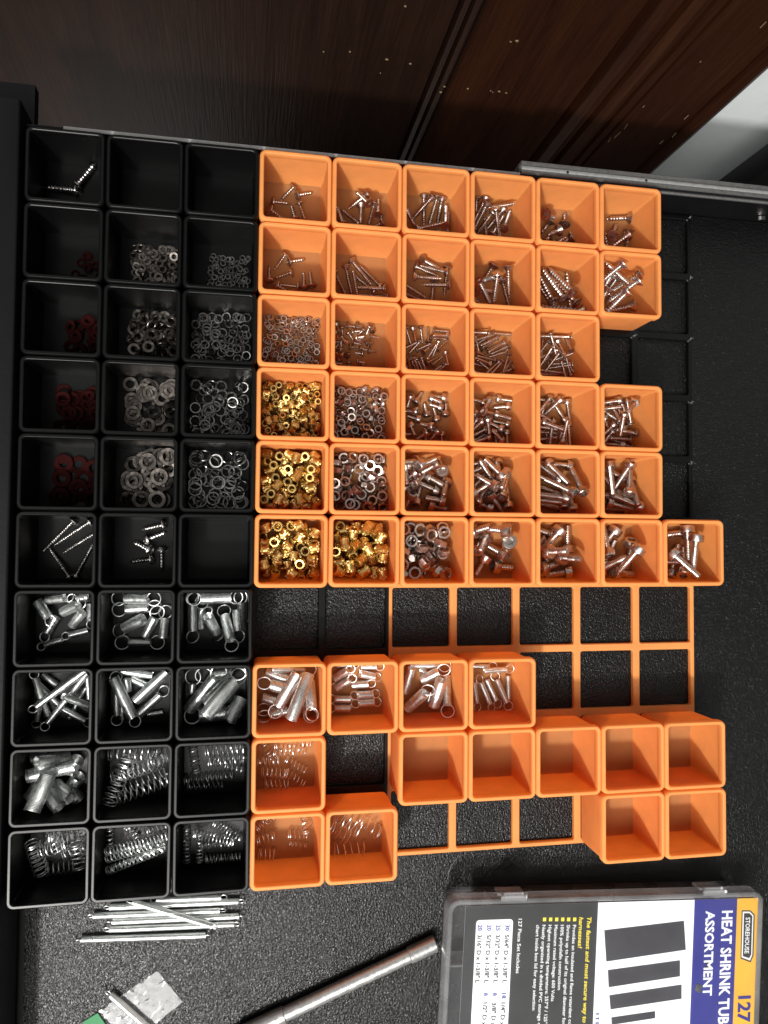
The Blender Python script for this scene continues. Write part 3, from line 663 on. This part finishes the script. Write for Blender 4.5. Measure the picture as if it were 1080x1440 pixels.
pour(0, 2, ring_mesh(3.8, 1.7, 0.9, 'fibre_washer', 'red'), 22, 'medium red fibre washer', 'fibre_washer', 'washer', 'flat', (-.15, 1, -1, .45), 3)
content(0, 3, 'black bin of large red washers')
pour(0, 3, ring_mesh(4.4, 2.3, 0.9, 'fibre_washer', 'red'), 24, 'large red fibre washer', 'fibre_washer', 'washer', 'flat', (-.35, 1, -1, .5), 3)
content(0, 4, 'black bin of the largest red washers')
pour(0, 4, ring_mesh(5.2, 2.6, 1.0, 'fibre_washer', 'red'), 16, 'largest red fibre washer', 'fibre_washer', 'washer', 'flat', (-.4, 1, -1, .5), 3)
content(1, 1, 'black bin of small flat steel washers')
pour(1, 1, ring_mesh(2.7, 1.3, 0.6, 'flat_washer', 'dull'), 80, 'small flat steel washer', 'flat_washer', 'washer', 'flat', (-.6, 1, -1, .7), 5, 0.4)
content(1, 2, 'black bin of medium flat steel washers')
pour(1, 2, ring_mesh(3.6, 1.8, 0.7, 'flat_washer', 'dull'), 58, 'medium flat steel washer', 'flat_washer', 'washer', 'mix', (-.6, 1, -1, .8), 4, 0.4)
content(1, 3, 'black bin of large flat steel washers')
pour(1, 3, ring_mesh(4.4, 2.3, 0.8, 'flat_washer', 'dull'), 36, 'large flat steel washer', 'flat_washer', 'washer', 'flat', (-.6, 1, -1, .9), 4, 0.3)
content(1, 4, 'black bin of the largest flat steel washers')
pour(1, 4, ring_mesh(5.2, 2.8, 0.9, 'flat_washer', 'dull'), 32, 'largest flat steel washer', 'flat_washer', 'washer', 'flat', (-.6, 1, -1, .9), 4, 0.3)
content(2, 1, 'black bin of tiny split lock washers')
pour(2, 1, ring_mesh(1.75, 1.15, 0.5, 'lock_washer', 'dark_steel', True), 84, 'tiny split lock washer', 'lock_washer', 'washer', 'flat', (-.5, 1, -1, .6), 3, 0.5)
content(2, 2, 'black bin of small split lock washers')
pour(2, 2, ring_mesh(2.8, 2.0, 0.7, 'lock_washer', 'dark_steel', True), 74, 'small split lock washer', 'lock_washer', 'washer', 'flat', (-1, 1, -1, 1), 4, 0.5)
content(2, 3, 'black bin of medium split lock washers')
pour(2, 3, ring_mesh(3.4, 2.5, 0.8, 'lock_washer', 'dark_steel', True), 60, 'medium split lock washer', 'lock_washer', 'washer', 'flat', (-1, 1, -1, 1), 4, 0.5)
content(2, 4, 'black bin of large split lock washers')
pour(2, 4, ring_mesh(4.2, 3.1, 1.0, 'lock_washer', 'dark_steel', True), 48, 'large split lock washer', 'lock_washer', 'washer', 'flat', (-1, 1, -1, 1), 4, 0.45)

# ------------------------------------------------------------------ springs
def coil_pts(R, L, turns, per=12, x0=None, conic=0):
    n = int(turns*per); x0 = -L/2
    return [(x0 + L*i/n, R*math.cos(2*math.pi*i/per), R*math.sin(2*math.pi*i/per)) for i in range(n+1)]
def ext_spring(name, L, R, wire, loops, lr, p_roll):
    """close-wound extension spring; loops = which ends carry a hook ring"""
    turns = max(4, L/(wire*1.2)); per = 12 if R < 4 else 16
    b = MB().tube(coil_pts(R, L, turns, per), wire/2, 5)
    parts = [('coil', b.mesh('coil', 'spring', 1.2))]
    for sgn in loops:
        cx = sgn*(L/2 + lr*0.86); pts = []
        a0 = math.pi if sgn > 0 else 0
        for k in range(21):
            a = a0 + math.radians(14) + math.radians(332)*k/20
            pts.append((cx + lr*math.cos(a), lr*math.sin(a), 0.25*wire*math.sin(a*0.5)))
        pts = [(sgn*L/2, R*0.75, 0.0)] + pts if False else pts
        hb = MB().tube(pts, wire*0.62, 6); parts.append(('hook', hb.mesh('hook', 'spring', 1.2)))
    ns = max(2, int(L/(R*0.9)))
    sp = [(x, 0, 0, R+wire/2) for x in np.linspace(-L/2+R*0.6, L/2-R*0.6, ns)] if L > 1.6*R else [(0, 0, 0, R+wire/2)]
    for sgn in loops:
        for k in range(8):
            a = math.pi*k/4; sp.append((sgn*(L/2+lr*0.86)+lr*math.cos(a), lr*math.sin(a), 0, wire*0.5))
    return parts, np.array(sp)
def comp_spring(name, L, R, wire, pitch):
    turns = max(3, L/pitch); per = 14
    n = int((turns+2)*per); pts = []; x = -L/2
    for i in range(n+1):
        t = i/per; st = pitch if 1 <= t <= turns+1 else wire*1.05
        if i: x += st/per
        pts.append((x, R*math.cos(2*math.pi*t), R*math.sin(2*math.pi*t)))
    mid = (pts[0][0]+pts[-1][0])/2; pts = [(a-mid, b_, c_) for a, b_, c_ in pts]; Lr = pts[-1][0]*2
    b = MB().tube(pts, wire/2, 5)
    ns = max(2, int(Lr/(R*0.9)))
    e = R+wire/2
    sp = [(x_, 0, 0, e) for x_ in np.linspace(-Lr/2+R*0.5, Lr/2-R*0.5, ns)]
    return [('spring', b.mesh('spring', 'spring', 1.2))], np.array(sp)
def lay_springs(c, r, K, rows, wire, what, name, kind, lr=None, pitch=None, squeeze=1.0, pile=None, fat=None):
    """rows: end x, end y, other end x, y, radius (crop pixels), hook ends string"""
    pl = pile or Pile(c, r); lab = f'{what}, {where(c, r)}'
    fat = fat or (1.15 if kind == 'ext' else 1.06)
    for row in reversed(rows):
        h = K(row[0], row[1]); t = K(row[2], row[3]); e0 = K(0, 0); e1 = K(row[4], 0); rpx = (e1[0]-e0[0]) * fat
        hooks = row[5] if len(row) > 5 else ''
        zg = FLOOR + 5; pose_ = None
        for it in range(2):
            a = at(*h, z=zg); b = at(*t, z=zg); mid = (a+b)/2; yaw = math.atan2(b[1]-a[1], b[0]-a[0])
            if it == 0:
                Lm = float(np.linalg.norm(b-a)); Rm = rpx*(CAM[2]-zg)/FOC
                if kind == 'ext':
                    lr_ = (lr or Rm)
                    parts, S = ext_spring(name, max(Lm, 2.5), Rm-wire/2, wire, [s for ch, s in (('a', -1), ('b', 1)) if ch in hooks], lr_, 0)
                else: parts, S = comp_spring(name, max(Lm, 3), Rm-wire/2, wire, pitch)
                S = S.copy(); S[:, 3] *= squeeze
                roll = random.uniform(-.5, .5)
            tl = [math.radians(d) for d in (range(24, 41, 4) if 'u' in hooks else range(-44, 45, 4))]
            rots = [Rz(yaw) @ Ry(t_) @ Rx(roll) for t_ in tl]
            if it == 0: zg = pl.test(S, [(mid[0], mid[1])], rots)
        p, R = pl.put(S, [(mid[0], mid[1])], rots, [abs(t_)*2.0 for t_ in tl])
        tag(make(name, parts, p, R), lab, 'spring', f'springs, {where(c, r)}')
ES = 'extension_spring'; CS = 'compression_spring'
content(0, 6, 'black bin of short extension springs')
lay_springs(0, 6, B2, [(315,640,440,580,28,'b'),(165,565,240,665,27,'b'),(230,765,290,660,26,'a'),(380,725,460,630,26,''),(220,560,345,540,26,'b'),(415,545,490,535,24,'a'),(370,780,490,750,20,'a'),(215,845,330,805,20,'a'),(505,580,505,690,22,'b')], 0.6, 'short bright extension spring', ES, 'ext')
content(1, 6, 'black bin of ringed extension springs')
lay_springs(1, 6, B2, [(710,740,850,670,32,'a'),(710,540,860,540,30,'ab'),(725,615,870,605,30,'ab'),(850,790,910,670,28,'b'),(965,800,975,670,27,'b'),(745,825,890,825,22,'ab')], 0.62, 'bright extension spring with round end hooks', ES, 'ext', 4.0)
content(2, 6, 'black bin of hooked extension springs')
lay_springs(2, 6, B3, [(780,160,850,330,30,'ab'),(895,185,940,360,30,'ab'),(735,60,935,55,32,'ab'),(680,110,680,295,26,'ab'),(745,140,745,280,24,'a'),(975,150,985,290,26,'b'),(1025,85,1030,260,25,'a')], 0.62, 'hooked extension spring', ES, 'ext', 3.9)
content(0, 7, 'black bin of long thin extension springs')
lay_springs(0, 7, B4, [(185,305,505,70,19,'a'),(365,195,545,330,20,''),(270,420,520,100,17,'a'),(165,110,205,240,20,'a'),(235,85,330,155,19,''),(340,380,510,480,20,'b'),(530,90,545,250,16,''),(130,470,160,330,17,'a'),(210,150,340,290,20,''),(200,180,275,360,20,''),(410,380,520,170,15,'')], 0.55, 'long thin extension spring', ES, 'ext', 2.4)
content(1, 7, 'black bin of medium extension springs')
lay_springs(1, 7, B4, [(705,130,830,395,30,'b'),(845,260,1050,70,28,''),(870,350,1010,220,28,'b'),(750,60,960,95,22,''),(680,150,685,370,18,'ab'),(790,110,800,200,22,''),(760,200,760,385,16,''),(930,350,1025,335,16,''),(820,110,920,160,24,'')], 0.6, 'medium extension spring', ES, 'ext', 3.2)
content(2, 7, 'black bin crowded with wide extension springs')
lay_springs(2, 7, B3, [(845,840,1040,630,42,'ub'),(775,770,950,600,40,'u'),(655,820,830,600,36,'b'),(925,900,1010,750,42,'u'),(690,925,870,910,46,'ab'),(660,700,665,640,26,'b'),(860,580,1000,570,32,'ab')], 0.66, 'wide extension spring', ES, 'ext', 4.6, None, 0.95, None, 1.1)
content(0, 8, 'black bin of wide tube-like springs')
lay_springs(0, 8, B4, [(175,980,260,760,46,'u'),(365,990,260,910,42,'u'),(440,900,290,820,42,'u'),(75,920,150,790,44,'u'),(480,1000,420,950,42,'u'),(95,740,400,680,40,''),(180,640,420,650,36,''),(470,645,390,740,42,'u'),(480,750,430,820,42,'u'),(80,1030,110,950,44,'u'),(80,645,170,620,36,'')], 0.6, 'wide tube-like closed spring', ES, 'ext', None, None, 0.86, None, 1.06)
content(1, 8, 'black bin of wide open coil springs')
lay_springs(1, 8, B5, [(110,450,235,170,48),(180,270,530,110,46),(220,420,540,310,44),(150,95,440,100,44),(430,130,540,110,44),(230,340,530,210,40)], 0.72, 'wide open compression spring', CS, 'comp', None, 3.4, 0.72)
content(2, 8, 'black bin of short small coil springs')
lay_springs(2, 8, B5, [(640,270,950,240,26),(680,310,900,300,22),(800,80,1040,60,32),(820,150,1040,130,30),(710,60,730,210,28),(930,170,1030,200,24)], 0.55, 'small compression spring', CS, 'comp', None, 2.8, 0.7)
content(0, 9, 'black bin with clumped coil springs')
lay_springs(0, 9, B10, [(400,260,480,640,80),(560,240,980,200,80),(560,600,860,560,70),(900,300,940,560,80),(480,380,760,300,85),(620,200,700,360,80),(760,420,980,330,75)], 0.6, 'tangled compression spring', CS, 'comp', None, 2.8, 0.55)
content(1, 9, 'black bin of dense coil springs lying parallel')
lay_springs(1, 9, B5, [(75,790,530,610,28),(120,840,530,660,28),(150,880,520,700,28),(90,975,530,745,28),(140,590,140,740,22),(270,580,340,640,22),(420,600,530,570,24)], 0.68, 'dense compression spring', CS, 'comp', None, 2.5, 0.85)
content(2, 9, 'black bin of loose coil springs')
lay_springs(2, 9, B5, [(720,615,970,680,30),(670,590,670,805,24),(755,620,755,800,22),(770,700,970,690,24),(800,790,1020,775,28),(850,550,1020,650,28)], 0.55, 'fine compression spring', CS, 'comp', None, 2.1, 0.8)
content(3, 7, 'orange bin heaped with large hooked springs')
lay_springs(3, 7, B6, [(295,490,440,175,38,'u'),(215,400,350,170,38,'a'),(120,540,250,510,34,'a'),(95,245,260,290,38,'a'),(480,420,470,220,36,'a'),(475,540,470,450,36,'ua'),(210,130,450,140,20,'b'),(120,150,290,210,36,''),(100,340,200,370,32,''),(150,430,270,440,36,'a'),(410,450,410,330,32,'')], 0.66, 'large hooked extension spring', ES, 'ext', 4.0)
content(4, 7, 'orange bin of short hooked springs')
lay_springs(4, 7, B6, [(620,205,715,140,27,'ab'),(630,275,725,210,26,'b'),(745,250,860,240,27,'b'),(785,320,895,315,27,'ab'),(795,380,905,375,26,'ab'),(615,350,730,350,26,'a'),(620,415,735,415,26,'a'),(805,165,910,190,26,'ab'),(820,115,930,115,22,'b'),(635,100,740,100,22,'b')], 0.42, 'short hooked extension spring', ES, 'ext', 2.6)
content(5, 7, 'orange bin of fat hooked springs')
lay_springs(5, 7, B7, [(120,445,240,280,36,'b'),(375,215,340,430,40,'u'),(435,220,420,430,30,'b'),(220,215,340,150,34,'b'),(140,110,105,320,26,''),(185,105,395,105,22,'b'),(205,130,250,160,24,''),(270,370,290,300,26,'')], 0.6, 'fat hooked extension spring', ES, 'ext', 4.0)
content(6, 7, 'orange bin of slim hooked springs')
lay_springs(6, 7, B7, [(675,145,840,135,19,'b'),(590,110,710,115,18,'b'),(650,240,715,395,20,'ab'),(690,210,760,360,19,'b'),(765,210,830,370,20,'ab'),(600,230,620,380,19,'b'),(845,180,850,350,18,'')], 0.42, 'slim hooked extension spring', ES, 'ext', 2.8)
content(3, 8, 'orange bin of fine wire coil springs')
lay_springs(3, 8, B8, [(190,95,440,75,34),(180,145,400,140,28),(70,210,210,200,34),(100,290,270,290,36),(120,372,280,372,36),(270,195,400,275,30),(270,285,390,370,30),(110,80,150,160,28)], 0.42, 'fine wire compression spring', CS, 'comp', None, 2.6, 0.75)
content(3, 9, 'orange bin with scattered fine coil springs')
lay_springs(3, 9, B8, [(60,690,170,620,28),(50,775,170,755,34),(75,870,175,880,42),(400,620,405,720,30),(290,740,415,745,36),(300,805,410,815,20)], 0.42, 'fine wire compression spring', CS, 'comp', None, 2.6, 0.75)
content(4, 9, 'orange bin with wide fine coil springs')
lay_springs(4, 9, B8, [(620,845,825,840,50),(600,680,690,740,55),(640,610,800,690,60),(800,620,930,720,48)], 0.44, 'wide fine wire compression spring', CS, 'comp', None, 4.2, 0.7)

# empty bins
for c, r, what in [(1, 0, 'empty black bin'), (2, 0, 'empty black bin'), (2, 5, 'empty black bin'), (5, 8, 'empty orange bin'), (6, 8, 'empty orange bin'), (7, 8, 'empty orange bin'), (8, 8, 'empty orange bin'), (9, 8, 'empty orange bin'), (8, 9, 'empty orange bin'), (9, 9, 'empty orange bin')]:
    content(c, r, what)
for (c, r), what in sorted(BINS.items()): add_bin(c, r, what)

# ================================================================== long springs on the liner
K0 = crop(80, 1240, 3.857)
def long_spring(row, R, z, label, hooks='ab', tilt=0, wire=0.45):
    a = at(*K0(row[0], row[1]), z=z); b = at(*K0(row[2], row[3]), z=z); L = float(np.linalg.norm(b-a)); mid = (a+b)/2
    parts, _ = ext_spring('long', L, R-wire/2, wire, [s for ch, s in (('a', -1), ('b', 1)) if ch in hooks], R*0.95, 0)
    yaw = math.atan2(b[1]-a[1], b[0]-a[0])
    o = make('long_extension_spring', parts, mid, Rz(yaw) @ Ry(tilt) @ Rx(random.uniform(0.5, 1.2)))
    return tag(o, label, 'spring', 'long springs on the liner')
LS = 'long thin extension spring lying on the liner beside the black bins'
for row in [(540,98,890,84),(285,138,985,106),(195,185,885,155),(300,216,985,186),(285,258,960,230)]:
    long_spring(row, 1.95, 1.95, LS)
long_spring((130,313,805,290), 2.0, 2.0, 'long thin extension spring on the liner, farthest from the black bins')
long_spring((410,108,840,240), 1.95, 5.8, 'long thin extension spring lying across the row of long springs')
q0 = K0(290, 612); q1 = K0(620, 905)
long_spring((290,612,620,905), 2.2, 2.35, 'thicker extension spring lying over the clear tape', 'a', 0, 0.5)

# crinkled tape with a green end
tp = [at(*K0(x, y), z=0) for x, y in [(545,482), (682,650), (400,880), (228,700)]]
tb = MB(); n = 22
for j in range(n+1):
    for i in range(n+1):
        u, v = i/n, j/n
        p = tp[0]*(1-u)*(1-v) + tp[1]*u*(1-v) + tp[2]*u*v + tp[3]*(1-u)*v
        e = 0 if (0 < i < n and 0 < j < n) else 0.35
        tb.v.append((p[0] + e*RNG.normal()*0.5, p[1] + e*RNG.normal()*0.5, 0.12 + abs(RNG.normal())*0.22))
tb.f = [(j*(n+1)+i, j*(n+1)+i+1, (j+1)*(n+1)+i+1, (j+1)*(n+1)+i) for j in range(n) for i in range(n)]
tpo = empty('tape_strip', (tp[3][0], tp[3][1], 0)); tb.v = [(x-tp[3][0], y-tp[3][1], z) for x, y, z in tb.v]
obj('clear_film', tb.mesh('clear_film', 'tape', 0.3), tpo)
tag(tpo, 'crinkled strip of clear tape with a green end stuck on the liner', 'tape')
gp = [at(*K0(x, y), z=0) - np.array([tp[3][0], tp[3][1], 0]) for x, y in [(222,708), (258,760), (330,850), (200,880), (140,758)]]
obj('green_end', MB().loft([[(p[0], p[1], 0.05) for p in gp], [(p[0], p[1], 0.75) for p in gp]], True, True).mesh('green_end', 'green'), tpo)

# ================================================================== knurled handle
a = at(613, 1326, z=5.0); b_ = at(352, 1449, z=5.0); L = float(np.linalg.norm(b_-a)); yaw = math.atan2(b_[1]-a[1], b_[0]-a[0])
hd = empty('knurled_handle', (a[0], a[1], 5.0), yaw)
def knurl(x0, x1, R, nseg=44):
    n = int((x1-x0)/0.55); loops = [[(x0, R*0.86*math.cos(2*math.pi*i/nseg), R*0.86*math.sin(2*math.pi*i/nseg)) for i in range(nseg)]]
    for k in range(n+1):
        x = x0+0.5+(x1-x0-1.0)*k/n
        loops.append([(x, (R*(0.965 + 0.035*(1 if (i+k) % 2 else -1)))*math.cos(2*math.pi*i/nseg), (R*(0.965 + 0.035*(1 if (i+k) % 2 else -1)))*math.sin(2*math.pi*i/nseg)) for i in range(nseg)])
    loops.append([(x1, R*0.86*math.cos(2*math.pi*i/nseg), R*0.86*math.sin(2*math.pi*i/nseg)) for i in range(nseg)])
    return MB().loft(loops, True, True)
obj('end_cap', knurl(0, 18.0, 4.95).mesh('end_cap', 'handle', 0.3), hd)
obj('barrel', MB().lathe([(18.0, 3.9), (18.1, 4.15), (98.5, 4.15), (98.6, 3.9)], 32, True, True).mesh('barrel', 'handle'), hd)
obj('grip', knurl(98.6, 126, 4.9).mesh('grip', 'handle', 0.3), hd)
obj('collet', MB().lathe([(126, 3.6), (131, 3.4), (136, 2.4), (140, 1.0)], 20, True, True).mesh('collet', 'green'), hd)
tag(hd, 'silver metal hobby tool handle with knurled ends on the liner', 'tool handle')

# ================================================================== clear storage case with printed label
ang = math.radians(-3.0); NW = np.array([243.3, -438.6])
case = empty('storage_case', (NW[0], NW[1], 0), ang)
W_, D_, HT = 211.5, 118.0, 26.0
def crect(x0, x1, y0, y1, r, z, n=5):
    h, hy = (x1-x0)/2, (y1-y0)/2; return [(x+(x0+x1)/2, y+(y0+y1)/2, z) for x, y, z in rr(h, r, 0, n, hy)] if False else [(x+(x0+x1)/2, y+(y0+y1)/2, z) for x, y, _ in rr(h, r, 0, n, hy)]
tray = MB().loft([crect(4, W_-4, -D_+4, -4, 5, 0.3), crect(2.5, W_-2.5, -D_+2.5, -2.5, 6, 18.0)], True, False)
tray.loft([crect(5.2, W_-5.2, -D_+5.2, -5.2, 4, 1.5), crect(3.7, W_-3.7, -D_+3.7, -3.7, 5, 18.0)], True, False)
obj('tray', tray.mesh('tray', 'clear', 0.6), case)
for k in range(1, 7):
    x = W_*k/7; obj('divider', MB().box((x-0.5, -D_+6, 1.6), (x+0.5, -5.4, 17.4)).mesh('divider', 'milky'), case)
obj('divider', MB().box((5.5, -44, 1.65), (W_-5.5, -43, 17.2)).mesh('divider', 'milky'), case)
lid = MB().loft([crect(0.8, W_-0.8, -D_+0.8, -0.8, 6.5, 16.0), crect(0, W_, -D_, 0, 7, 17.0), crect(0, W_, -D_, 0, 7, 24.4), crect(0.5, W_-0.5, -D_+0.5, -0.5, 6.5, 25.4), crect(1.4, W_-1.4, -D_+1.4, -1.4, 5.8, HT), crect(2.6, W_-2.6, -D_+2.6, -2.6, 5, HT), crect(3.4, W_-3.4, -D_+3.4, -3.4, 4.4, 24.9), crect(3.6, W_-3.6, -D_+3.6, -3.6, 4.2, 24.7)])
lido = obj('lid', lid.mesh('lid', 'milky', 0.5), case)
obj('lid_top', MB().loft([crect(3.6, W_-3.6, -D_+3.6, -3.6, 4.2, 24.7)], False, True).mesh('lid_top', 'clear'), lido) if False else None
lt = MB(); lt.add(crect(3.6, W_-3.6, -D_+3.6, -3.6, 4.2, 24.7), [tuple(range(24))]); obj('lid_window', lt.mesh('lid_window', 'clear'), lido)
Rc = Rz(-ang)
def loc(u, v, z=24.0):
    p = at(u, v, z=z); q = Rc @ np.array([p[0]-NW[0], p[1]-NW[1], 0]); return q[0], q[1]
for u in (722, 1003):
    x = loc(u, 1250)[0]
    lb_ = empty('latch'); lb_.parent = case; lb_.location = (x*MM, 0, 19*MM)
    obj('latch_tab', MB().box((-8.2, 0.1, -5.5), (8.2, 1.4, 3.2)).box((-8.2, -1.4, 6.2), (8.2, 1.4, 7.4)).mesh('latch_tab', 'milky'), lb_)
    obj('hinge_pin', MB().tube([(-9.5, 1.6, 3.9), (9.5, 1.6, 3.9)], 1.0, 8).box((-6.2, 0.2, 4.9), (6.2, 2.8, 6.1)).mesh('hinge_pin', 'milky'), lb_)
T1 = crop(620, 1220, 4.696); T2 = crop(840, 1220, 4.5); ZL = 23.6
x0, y0 = loc(655, 1277); xm = loc(841.5, 1274)[0]; xb = loc(977, 1274)[0]; xy_ = loc(1037, 1274)[0]; x1 = loc(1066.5, 1271)[0]
YT = -5.0; YB = -D_+6
lab = obj('label', MB().box((x0, YB, ZL-0.25), (x1, YT, ZL)).mesh('label', 'white_ink'), case)
def patch(name, pts, z, mat):
    b = MB().add([(x, y, z) for x, y in pts], [tuple(range(len(pts)))])
    if Vector((pts[1][0]-pts[0][0], pts[1][1]-pts[0][1])).cross(Vector((pts[2][0]-pts[1][0], pts[2][1]-pts[1][1]))) < 0: b.f = [tuple(reversed(b.f[0]))]
    return obj(name, b.mesh(name, mat), lab)
def rect(x0, x1, y0, y1): return [(x0, y0), (x1, y0), (x1, y1), (x0, y1)]
patch('black_field', rect(x0, xm, YB, YT), ZL+0.05, 'black_ink')
patch('blue_field', rect(xb, xy_, YB, YT), ZL+0.05, 'blue_ink')
patch('amber_field', rect(xy_, x1, YB, YT), ZL+0.05, 'yellow_ink')
wx0 = loc(*T1(222, 600))[0]; wx1 = loc(*T1(478, 350))[0]; wy = loc(*T1(350, 346))[1]
patch('table_field', [(x, y) for x, y, _ in crect(wx0, wx1, YB+2, wy, 2, 0)], ZL+0.10, 'white_ink')
for poly in [[(45,398),(550,338),(562,522),(58,597)], [(68,650),(525,588),(525,690),(73,760)], [(77,810),(535,742),(535,832),(85,900)], [(90,950),(368,910),(368,955),(92,998)]]:
    patch('tube_picture', [loc(*T2(x, y)) for x, y in poly], ZL+0.10, 'tube_ink')
for poly, z, mt in [([(916,272),(970,272),(998,300),(990,560),(972,602),(908,578)], 0.10, 'black_ink'), ([(922,280),(967,280),(990,304),(982,555),(968,590),(914,570)], 0.14, 'white_ink'), ([(930,290),(964,290),(982,308),(975,552),(962,575),(922,562)], 0.18, 'black_ink')]:
    patch('badge_field', [loc(*T2(x, y)) for x, y in poly], ZL+z, mt)
for x in (885, 845, 806, 766, 726, 686):
    c_ = loc(*T1(x, 344)); patch('bullet_square', rect(c_[0]-1.05, c_[0]+1.05, c_[1]-1.1, c_[1]+1.1), ZL+0.12, 'lemon_ink')
def text(s, K, x, y, y_end, cap, mat, full=None, shear=0.0, bold=0.0, z=0.2):
    """one printed line: starts at crop (x, y) and runs towards y_end; cap = letter height in crop pixels"""
    p0 = loc(*K(x, y)); p1 = loc(*K(x - (y_end-y)*0.055, y_end)); e = loc(*K(x+cap, y))
    capw = abs(e[0]-p0[0]); run = math.hypot(p1[0]-p0[0], p1[1]-p0[1])
    cu = bpy.data.curves.new('lettering', 'FONT'); cu.body = s; cu.size = 0.01; cu.shear = shear; cu.resolution_u = 2; cu.offset = bold*0.01
    to = bpy.data.objects.new('tmp_text', cu); C.objects.link(to)
    dg = bpy.context.evaluated_depsgraph_get(); me = bpy.data.meshes.new_from_object(to.evaluated_get(dg))
    bpy.data.objects.remove(to); bpy.data.curves.remove(cu)
    co = np.array([v.co for v in me.vertices]); capf = 0.00695
    sx = run*MM/(co[:, 0].max()-co[:, 0].min()); sy = capw*MM/capf; xm_ = co[:, 0].min()
    for v in me.vertices:
        X, Y = (v.co.x-xm_)*sx, v.co.y*sy; v.co = (Y, -X, 0)
    me.materials.clear(); me.materials.append(M[mat]); me.name = 'lettering'
    o = obj('lettering', me, lab); o.location = (p0[0]*MM, p0[1]*MM, (ZL+z)*MM)
    return o
text('HEAT SHRINK TUBING', T2, 793, 275, 1145, 64, 'white_ink', bold=0.03)
text('ASSORTMENT', T2, 690, 275, 815, 54, 'white_ink', bold=0.03)
text('STOREHOUSE', T2, 941, 316, 545, 27, 'white_ink', bold=0.02, z=0.25)
text('127', T2, 896, 815, 985, 76, 'blue_ink', bold=0.03)
text('ITEM', T2, -8, 925, 1060, 22, 'blue_ink', bold=0.008)
text('The fastest and most secure way to wire', T1, 968, 328, 1130, 27, 'lemon_ink', shear=0.2, bold=0.02)
text('harnesses!', T1, 915, 328, 535, 27, 'lemon_ink', shear=0.2, bold=0.02)
for i, (s, e) in enumerate([('Provides an insulated and flame retardant cover', 1090), ('Shrinks up to half of its original diameter for', 1040), ('100% polyolefin construction', 810), ('Maximum rated voltage: 600 Volts', 885), ('Highest operating temperature: 257\u00b0F / 125\u00b0C', 1060), ('Neatly organized in a divided PVC storage case', 1090), ('chart inside box lid for easy selection', 945)]):
    text(s, T1, 873 - i*40.3, 380, e, 21, 'white_ink', bold=0.014)
text('127 Piece Set Includes', T1, 514, 340, 700, 23, 'white_ink', bold=0.012)
for i, (n_, s) in enumerate([('30', '5/64" D x 1-3/8" L'), ('25', '3/32" D x 1-3/8" L'), ('20', '5/32" D x 1-3/8" L'), ('20', '3/16" D x 1-3/8" L')]):
    x = 428 - i*60
    text(n_, T1, x, 380, 420, 27, 'blue_ink', bold=0.03); text(s, T1, x-4, 446, 765, 27, 'black_ink', bold=0.03)
for i, (n_, s) in enumerate([('18', '1/4" D x 1-3/8" L'), ('8', '3/8" D x 1-3/8" L'), ('8', '1/2" D x 1-3/8" L')]):
    x = 404 - i*60
    text(n_, T1, x, 830, 868 if len(n_) > 1 else 850, 27, 'blue_ink', bold=0.03); text(s, T1, x-4, 893, 1212, 27, 'black_ink', bold=0.03)
sp_ = loc(*T2(642, 765)); n = 13
bb = MB().loft([[(sp_[0]+(2.9*(1 if k % 2 else .72))*math.cos(2*math.pi*k/n), sp_[1]+(3.0*(1 if k % 3 else .7))*math.sin(2*math.pi*k/n), ZL+0.3) for k in range(n)], [(sp_[0]+1.4*math.cos(2*math.pi*k/n), sp_[1]+1.4*math.sin(2*math.pi*k/n), ZL+0.55) for k in range(n)]], False, True)
obj('torn_spot', bb.mesh('torn_spot', 'rail', 0.3), lab)
tag(case, 'clear plastic heat shrink tubing case with black, white and blue printed label', 'storage case')

# ================================================================== small litter: filament wisps and a hair
rw = random.Random(11)
for u, v in [(970, 306), (971, 391), (971, 477), (892, 472), (972, 566), (972, 651)]:
    p = at(u, v, z=3.4); pts = []; b = MB()
    for s_ in range(3):
        pts = [(rw.uniform(-.6, .6) + 0.8*k*math.cos(0.5+s_*.5), 0.6*k*math.sin(0.6+s_*.5) + rw.uniform(-.4, .4), 0.25 + abs(rw.gauss(0, .35))) for k in range(-2, 3)]
        b.tube(pts, lambda t: 0.22*(1-abs(t-.5)), 5)
    o = obj('filament_wisp', b.mesh('filament_wisp', 'wisp', 1.2)); o.location = (p[0]*MM, p[1]*MM, 3.3*MM)
    tag(o, 'tiny pale curl of plastic string on a black grid corner', 'plastic string', 'plastic strings on the grid corners')
pts = []
for u, v in [(646, 1202), (640, 1210), (634, 1219), (631, 1227), (630, 1236)]:
    p = at(u, v, z=0.3); pts.append((p[0], p[1], 0.25))
tag(obj('plastic_thread', MB().tube(pts, 0.16, 5).mesh('plastic_thread', 'wisp', 1.2)), 'thin pale plastic thread between the orange grid plate and the clear case', 'thread')
